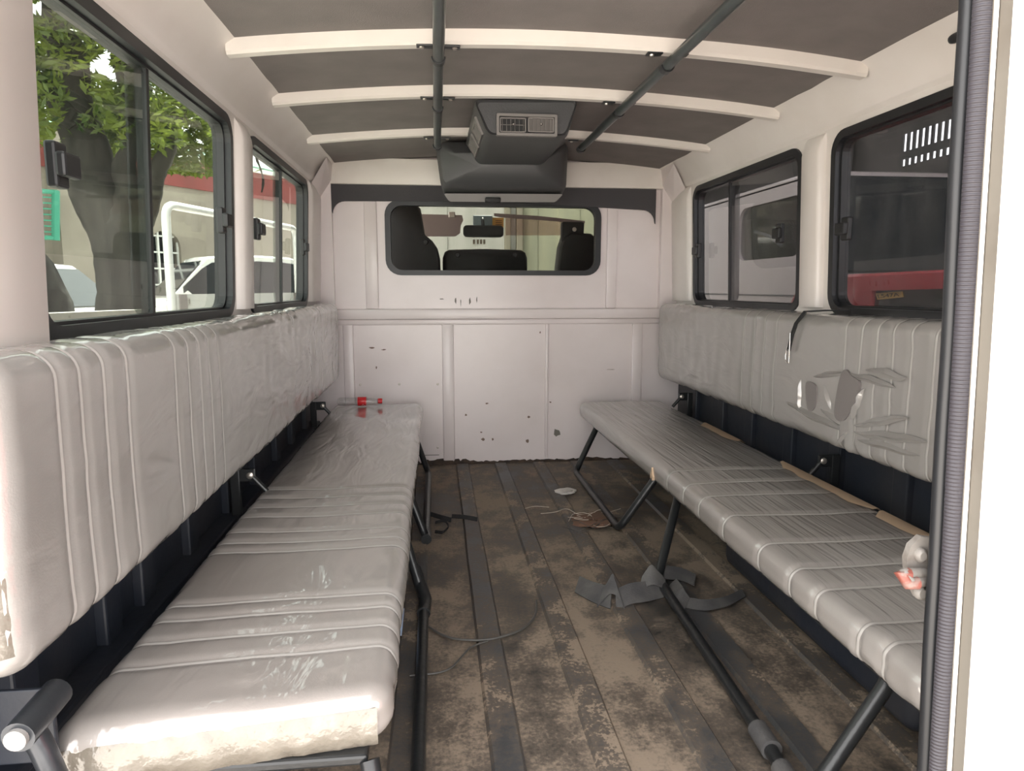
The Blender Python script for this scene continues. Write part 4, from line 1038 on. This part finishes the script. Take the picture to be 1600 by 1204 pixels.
# ---- cars
def car(name, label, length, width, height, loc, rz, paint, long_cabin=False, base=.55):
    r = thing(name, label, 'car', loc); r.rotation_euler.z = rz
    h = height; w = width / 2; L = length
    def bld(m, n, mt, sm=40):
        o = m.build(n, mt, None, smooth=sm); o.parent = r; return o
    bl = .56 * h; hood = .50 * h
    if not long_cabin: st = [(-.5, .34, .40, 0), (-.47, .20, .48, 0), (-.36, .17, .505, 0), (-.20, .17, .54, 0), (-.05, .17, .56, 0), (.20, .17, .575, 0), (.38, .17, .59, 0), (.47, .18, .60, 0), (.5, .32, .58, 0)]
    else: st = [(-.5, .30, .45, 0), (-.48, .18, .52, 0), (-.42, .17, .55, 0), (-.30, .17, .57, 0), (0, .17, .58, 0), (.30, .17, .58, 0), (.47, .18, .58, 0), (.5, .25, .56, 0)]
    rows = []
    for s, zb, zt, _ in st:
        e = 1 - .16 * max(0, (abs(s) - .38) / .12) ** 2; ww = w * e; zb *= h; zt *= h * base / .55
        half = [(ww * .88, zb), (ww * .98, zb + .05), (ww, (zb + zt) / 2), (ww * .97, zt - .05), (ww * .90, zt)]
        rows.append([(x, s * L, z) for x, z in half] + [(0, s * L, zt + .025)] + [(-x, s * L, z) for x, z in reversed(half)] + [(0, s * L, zb)])
    bld(MB().loft(rows), 'body', paint)
    cab = [(-.16, base), (-.02, .97), (.10, 1.0), (.28, .985), (.42, .90), (.47, base + .05)] if not long_cabin else [(-.40, .56), (-.24, .96), (-.1, 1.0), (.25, 1.0), (.44, .96), (.49, .57)]
    rows = []
    for s, zt in cab:
        k = (zt - base) / (1 - base); zt *= h; zb = base * h; wt = w * (.90 - .16 * k)
        rows.append([(w * .90, s * L, zb), (wt + .02, s * L, zt - .03 * k - .002), (wt - .05, s * L, zt), (0, s * L, zt + .02 * k), (-wt + .05, s * L, zt), (-wt - .02, s * L, zt - .03 * k - .002), (-w * .90, s * L, zb)])
    bld(MB().loft(rows), 'cabin', paint)
    # side glass and screens, just proud of the cabin
    def cw(s):
        for (s0, z0), (s1, z1) in zip(cab, cab[1:]):
            if s0 <= s <= s1: return z0 + (z1 - z0) * (s - s0) / (s1 - s0)
    spans = [(cab[0][0] + .05, .095), (.115, cab[-2][0] - .02)] if not long_cabin else [(cab[0][0] + .05, -.09), (-.06, .17), (.20, .42)]
    for sg in (-1, 1):
        for s0, s1 in spans:
            ns = 7; rr = [[], []]
            for k in range(ns):
                s = s0 + (s1 - s0) * k / (ns - 1); zt = cw(s); kk = (zt - base) / (1 - base); wt = w * (.90 - .16 * kk) + .02
                for q, f in enumerate((.08, .86)):
                    z = base * h + (zt * h - base * h) * f; x = w * .90 + (wt - w * .90) * f
                    rr[q].append((sg * (x + .006), s * L, z))
            bot, top = rr
            bld(MB().loft([bot, [(x - sg * .012, y, z) for x, y, z in bot]]) if False else MB().grid([bot, top, [(x - sg * .02, y, z) for x, y, z in top], [(x - sg * .02, y, z) for x, y, z in bot]]), 'side_glass', 'car_glass')
    def screen(i, n):
        (s0, z0), (s1, z1) = cab[i], cab[i + 1]; out = []
        for f in (.10, .90):
            s = s0 + (s1 - s0) * f; z = z0 + (z1 - z0) * f; kk = (z - base) / (1 - base); wt = w * (.88 - .20 * kk)
            out.append([(x, s * L - math.copysign(.012, s1 - s0) * (1 if i == 0 else -1), z * h + .012) for x in (-wt, -wt / 2, 0, wt / 2, wt)])
        bld(MB().grid(out), n, 'car_glass')
    screen(0, 'windscreen'); screen(len(cab) - 2, 'rear_screen')
    wr_ = .19 * h + .05
    for sx in (-1, 1):
        for s in (-.31, .31):
            cx, cy = sx * (w - .10), s * L
            t = bld(MB().lathe([(-.10, wr_ * .7), (-.10, wr_ * .95), (-.07, wr_), (.07, wr_), (.10, wr_ * .95), (.10, wr_ * .7)], lambda q, a, b: (cx + q, cy + a, wr_ + b), 20), 'wheel', 'tyre')
            rm = MB().lathe([(.085, wr_ * .66), (.105, wr_ * .6), (.100, wr_ * .2), (.11, .02)], lambda q, a, b: (cx + sx * q, cy + a, wr_ + b), 16).build('rim', 'rim', None, smooth=40); rm.parent = t
    for sx in (-1, 1):
        bld(MB().rbox(sx * w * .72 - .14, sx * w * .72 + .14, -L * .5 - .005, -L * .5 + .10, h * .38, h * .46, .02), 'headlamp', 'lamp_glass')
    return r
car('parked_car', 'white parked car seen behind the tree trunk through the left window', 4.3, 1.75, 1.74, (-4.9, 9.1, ZG), math.radians(78), 'car_white', base=.64)
p = at(318, 470, 12.3)
car('parked_car', 'white parked car with dark windows behind the white truck frame', 4.5, 1.85, 1.95, (p.x, p.y, ZG), math.radians(-58), 'car_white', base=.62)

# ---- white dropside truck with tube frame
tk = thing('dropside_truck', 'white dropside truck with white tube frame outside the left windows', 'truck', at(300, 500, 5.4))
PA, PB = at(258, 327, 5.0), at(461, 350, 6.9)
PA.z = PB.z = 1.36
dirt = (PB - PA).normalized(); side = Vector((-dirt.y, dirt.x, 0))
def tp(u, v, w): q = PA + dirt * u; q = q + side * w; return (q.x, q.y, v)
LT = (PB - PA).length
for w in (0,):
    MB().tube(arc_pts([tp(0, -.1, w), tp(0, 1.36, w), tp(LT, 1.36, w), tp(LT, -.1, w)], .10), .030, 10).build('tube_frame', 'car_white', tk, smooth=50)
zt_, zb_ = at(300, 459, 5.4).z, at(300, 486, 5.4).z
MB().plate([(0.03, .33), (LT, .33), (LT, zt_), (0.03, zt_)], [], tp, -.02, .03).build('side_board', 'car_white', tk)
MB().plate([(0, -.12), (LT, -.12), (LT, .33), (0, .33)], [], tp, 0, 1.2).build('bed', 'car_silver', tk)
for k in (.05, .95):
    MB().add([tp(u, v, w) for u in (k * LT - .04, k * LT + .04) for v in (.05, zt_) for w in (-.03, -.02)], [(0, 1, 3, 2), (4, 6, 7, 5), (0, 4, 5, 1), (2, 3, 7, 6), (0, 2, 6, 4), (1, 5, 7, 3)]).build('board_stake', 'car_silver', tk)
r0 = ray(281, 480); 
def tuv(px, py):
    r = ray(px, py); o = PA + side * -.022; t = (o - CAM).dot(side) / r.dot(side); q = CAM + r * t; return (q - PA).dot(dirt), q.z
(ua, va), (ub, vb) = tuv(281, 477), tuv(297, 465)
MB().plate([(ua, va), (ub, va), (ub, vb), (ua, vb)], [[(ua + .01, va + .01), (ub - .01, va + .01), (ub - .01, vb - .01), (ua + .01, vb - .01)]], tp, -.026, -.019).build('stencil_box', 'stencil_grey', tk)
for k in (.3, .55): MB().plate([(ua + .02, va + (vb - va) * k), (ub - .02, va + (vb - va) * k), (ub - .02, va + (vb - va) * k + .008), (ua + .02, va + (vb - va) * k + .008)], [], tp, -.025, -.019).build('stencil_line', 'stencil_grey', tk)
for u in (.18 * LT, .82 * LT):
    for w in (.12, 1.08):
        MB().lathe([(-.1, .2), (-.1, .34), (.1, .34), (.1, .2)], lambda t, a, b: Vector(tp(u + a, ZG + .34 + b, w + t)), 18).build('wheel', 'tyre', tk, smooth=40)
MB().rbox(0, 0.02, 0, .02, 0, .02, .002) if False else None

# ---- right side: silver van, red car, dark garage
sv = thing('silver_van', 'silver grey van parked close outside the far right window', 'van', (2.95, 5.8, ZG))
XV = 2.15
def vmap(y, z, w): return (XV + w, y, z)
pw0 = on(1152, 408, 0, XV); pw1 = on(1248, 300, 0, XV)
ytop = on(1100, 322, 0, XV).z
y0v, y1v = 3.80, 7.9
MB().plate(rrect(y0v, y1v, ZG + .25, ytop, .12), [rrect(y0v + .14, pw0.y, pw0.z, ytop - .10, .10)], vmap, 0, .05).build('side_panel', 'car_silver', sv)
MB().plate(rrect(y0v, y1v, ZG + .25, ytop, .12), [rrect(y0v + .14, pw0.y, pw0.z, ytop - .10, .10)], vmap, 1.55, 1.60).build('side_panel', 'car_silver', sv)
MB().plate(rrect(y0v + .13, pw0.y + .01, pw0.z - .01, ytop - .09, .10), [], vmap, .02, .026).build('side_window', 'glass_dusty', sv)
MB().rbox(XV, XV + 1.6, y0v + .06, y1v - .06, ytop - .05, ytop + .02, .03).build('roof', 'car_silver', sv, smooth=40)
MB().rbox(XV + .02, XV + 1.58, y0v, y0v + .05, ZG + .3, pw0.z - .1, .02).build('front_panel', 'car_silver', sv)
MB().rbox(XV + .03, XV + 1.57, y0v - .012, y0v + .02, pw0.z - .1, ytop - .02, .01).build('front_screen', 'car_glass', sv)
MB().rbox(XV + .02, XV + 1.58, y1v - .06, y1v, ZG + .3, ytop, .02).build('rear_panel', 'car_silver', sv)
MB().rbox(XV + .05, XV + 1.55, y0v + .05, y1v - .06, ZG + .28, ZG + .45, .02).build('underbody', 'tyre', sv)
c = on(1185, 388, 0, XV + .4)
MB().rbox(XV + .25, XV + .75, c.y - .1, c.y + .05, c.z - .6, c.z + .22, .05, 3).build('seat', 'cab_black', sv, smooth=40)
pa, pb = on(1180, 362, 0, XV + .12), on(1222, 384, 0, XV + .12)
MB().tube([pa, pa.lerp(pb, .5) + Vector((0, 0, .02)), pb], .012, 8).build('grab_handle', 'gutter_white', sv, smooth=50)
for y in (y0v + .75, y1v - .75):
    for x in (XV + .10, XV + 1.50):
        MB().lathe([(-.09, .2), (-.09, .33), (.09, .33), (.09, .2)], lambda t, a, b: (x + t, y + a, ZG + .33 + b), 18).build('wheel', 'tyre', sv, smooth=40)
MB().box(XV - .004, XV, y0v + .1, y1v - .1, on(1200, 462, 0, XV).z, on(1200, 460, 0, XV).z).build('body_crease', 'tyre', sv)

rc = thing('red_car', 'red car with yellow sticker plate in its dark window outside the near right window', 'car', (2.42, 1.2, ZG))
XR_ = 1.62
def rmap(y, z, w): return (XR_ + w, y, z)
zr = on(1400, 432, 0, XR_).z
ya = on(1332, 445, 0, XR_).y; yb = on(1372, 492, 0, XR_); yc = on(1357, 452, 0, XR_)
zs = on(1420, 452, 0, XR_).z
# side: roof rail, pillar, window opening, door below
out_ = [(ya + .95, ZG + .30), (ya + .95, .12), (ya + .80, .34), (ya + .42, zr - .05), (ya + .26, zr), (ya - 2.6, zr + .04), (ya - 3.0, .3), (ya - 3.1, ZG + .3)]
hol = [(yc.y - .02, zs - .005), (yb.y + .08, .42), (ya - 1.35, .42), (ya - 1.35, zs + .02)]
MB().plate(out_, [hol], rmap, 0, .06).build('side_panel', 'car_red', rc)
MB().plate(out_, [hol], rmap, 1.54, 1.6).build('side_panel', 'car_red', rc)
MB().plate([(hol[0][0] + .01, hol[0][1] + .01), (hol[1][0] + .01, hol[1][1] - .01), (hol[2][0] - .01, hol[2][1] - .01), (hol[3][0] - .01, hol[3][1] + .01)], [], rmap, .018, .024).build('side_window', 'car_glass', rc)
MB().loft([[(XR_ + .01, ya + .26, zr - .03), (XR_ + 1.59, ya + .26, zr - .03), (XR_ + 1.5, ya + .26, zr + .015), (XR_ + .1, ya + .26, zr + .015)], [(XR_ + .01, ya - 2.6, zr), (XR_ + 1.59, ya - 2.6, zr), (XR_ + 1.5, ya - 2.6, zr + .045), (XR_ + .1, ya - 2.6, zr + .045)]]).build('roof', 'car_red', rc)
MB().add([(XR_ + .06, ya + .28, zr - .02), (XR_ + 1.54, ya + .28, zr - .02), (XR_ + 1.54, ya + .80, .34), (XR_ + .06, ya + .80, .34)], [(0, 1, 2, 3)]).build('windscreen', 'car_glass', rc)
MB().rbox(XR_ + .04, XR_ + 1.56, ya + .75, ya + .95, ZG + .3, .30, .04).build('bonnet', 'car_red', rc, smooth=40)
MB().rbox(XR_ + .05, XR_ + 1.55, ya - 3.0, ya + .8, ZG + .28, ZG + .5, .03).build('underbody', 'tyre', rc)
for y in (ya + .35, ya - 2.3):
    for x in (XR_ + .10, XR_ + 1.5):
        MB().lathe([(-.09, .2), (-.09, .32), (.09, .32), (.09, .2)], lambda t, a, b: (x + t, y + a, ZG + .32 + b), 18).build('wheel', 'tyre', rc, smooth=40)
def pq(px, py): q = on(px, py, 0, XR_ + .012); return Vector((q.x, q.y, q.z))
P0, P1, P2, P3_ = pq(1368, 458), pq(1408, 455), pq(1410, 464), pq(1371, 468)
pl = MB().add([q + Vector((d, 0, 0)) for d in (0, .005) for q in (P0, P1, P2, P3_)], [(0, 1, 2, 3), (7, 6, 5, 4), (0, 4, 5, 1), (1, 5, 6, 2), (2, 6, 7, 3), (3, 7, 4, 0)]).build('window_plate', 'plate_yellow', rc)
fc = bpy.data.curves.new('plate_text', 'FONT'); fc.body = 'L547A'; fc.align_x = 'CENTER'; fc.align_y = 'CENTER'; fc.size = 1.0; fc.extrude = .01; fc.resolution_u = 3
tmp = bpy.data.objects.new('tmp', fc); COL.objects.link(tmp); dg = bpy.context.evaluated_depsgraph_get(); dg.update()
tm = bpy.data.meshes.new_from_object(tmp.evaluated_get(dg)); bpy.data.objects.remove(tmp)
bx = [v.co.x for v in tm.vertices]; by = [v.co.y for v in tm.vertices]; x0, x1, y0, y1 = min(bx), max(bx), min(by), max(by)
mid0 = P3_.lerp(P0, .22); 
for v in tm.vertices:
    u = .08 + .84 * (v.co.x - x0) / (x1 - x0); w = .2 + .6 * (v.co.y - y0) / (y1 - y0)
    q = P3_.lerp(P2, u).lerp(P0.lerp(P1, u), w); v.co = q + Vector((-.002 - (.001 if v.co.z > 0 else 0), 0, 0))
tm.materials.clear(); tm.materials.append(MATS['plate_ink'])
to = bpy.data.objects.new('plate_lettering', tm); COL.objects.link(to); to.parent = rc; to.location = -Vector(rc.location)
# keep the plate lettering a direct part of the car

gr = thing('dark_garage', 'dark open garage with steel posts and barred opening beyond the right windows', 'garage', (6.2, 6, ZG))
XG = 6.2
gmap = lambda y, z, w: (XG + w, y, z)
qa, qb = on(1408, 246, 0, XG), on(1488, 205, 0, XG); qa.z, qb.z = on(1448, 250, 0, XG).z, on(1448, 198, 0, XG).z
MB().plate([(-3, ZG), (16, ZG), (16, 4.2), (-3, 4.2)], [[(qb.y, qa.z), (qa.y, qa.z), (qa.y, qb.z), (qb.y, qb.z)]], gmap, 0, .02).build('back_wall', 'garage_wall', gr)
for k in range(9):
    y = qb.y + (qa.y - qb.y) * k / 8; MB().box(XG - .002, XG + .018, y - .026, y + .026, qa.z, qb.z).build('opening_bar', 'garage_steel', gr)
zc = qa.z + (qb.z - qa.z) * .33; MB().box(XG - .004, XG + .02, qb.y, qa.y, zc - .05, zc + .05).build('opening_rail', 'garage_steel', gr)
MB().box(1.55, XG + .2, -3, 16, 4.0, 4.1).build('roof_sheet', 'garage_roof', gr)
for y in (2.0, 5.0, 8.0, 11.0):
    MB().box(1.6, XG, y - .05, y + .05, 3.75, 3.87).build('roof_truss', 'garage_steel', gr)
    MB().tube([(1.6, y, 3.4), (3.9, y, 3.78), (XG, y, 3.4)], .04, 6).build('truss_brace', 'garage_steel', gr)
for y in (4.6, 7.6, 10.0): MB().rbox(XG - .25, XG - .05, y - .07, y + .07, ZG, 4.0, .01).build('steel_post', 'garage_steel', gr)
MB().box(1.5, XG + .2, 15.9, 16, ZG, 4.1).build('end_wall', 'garage_wall', gr)
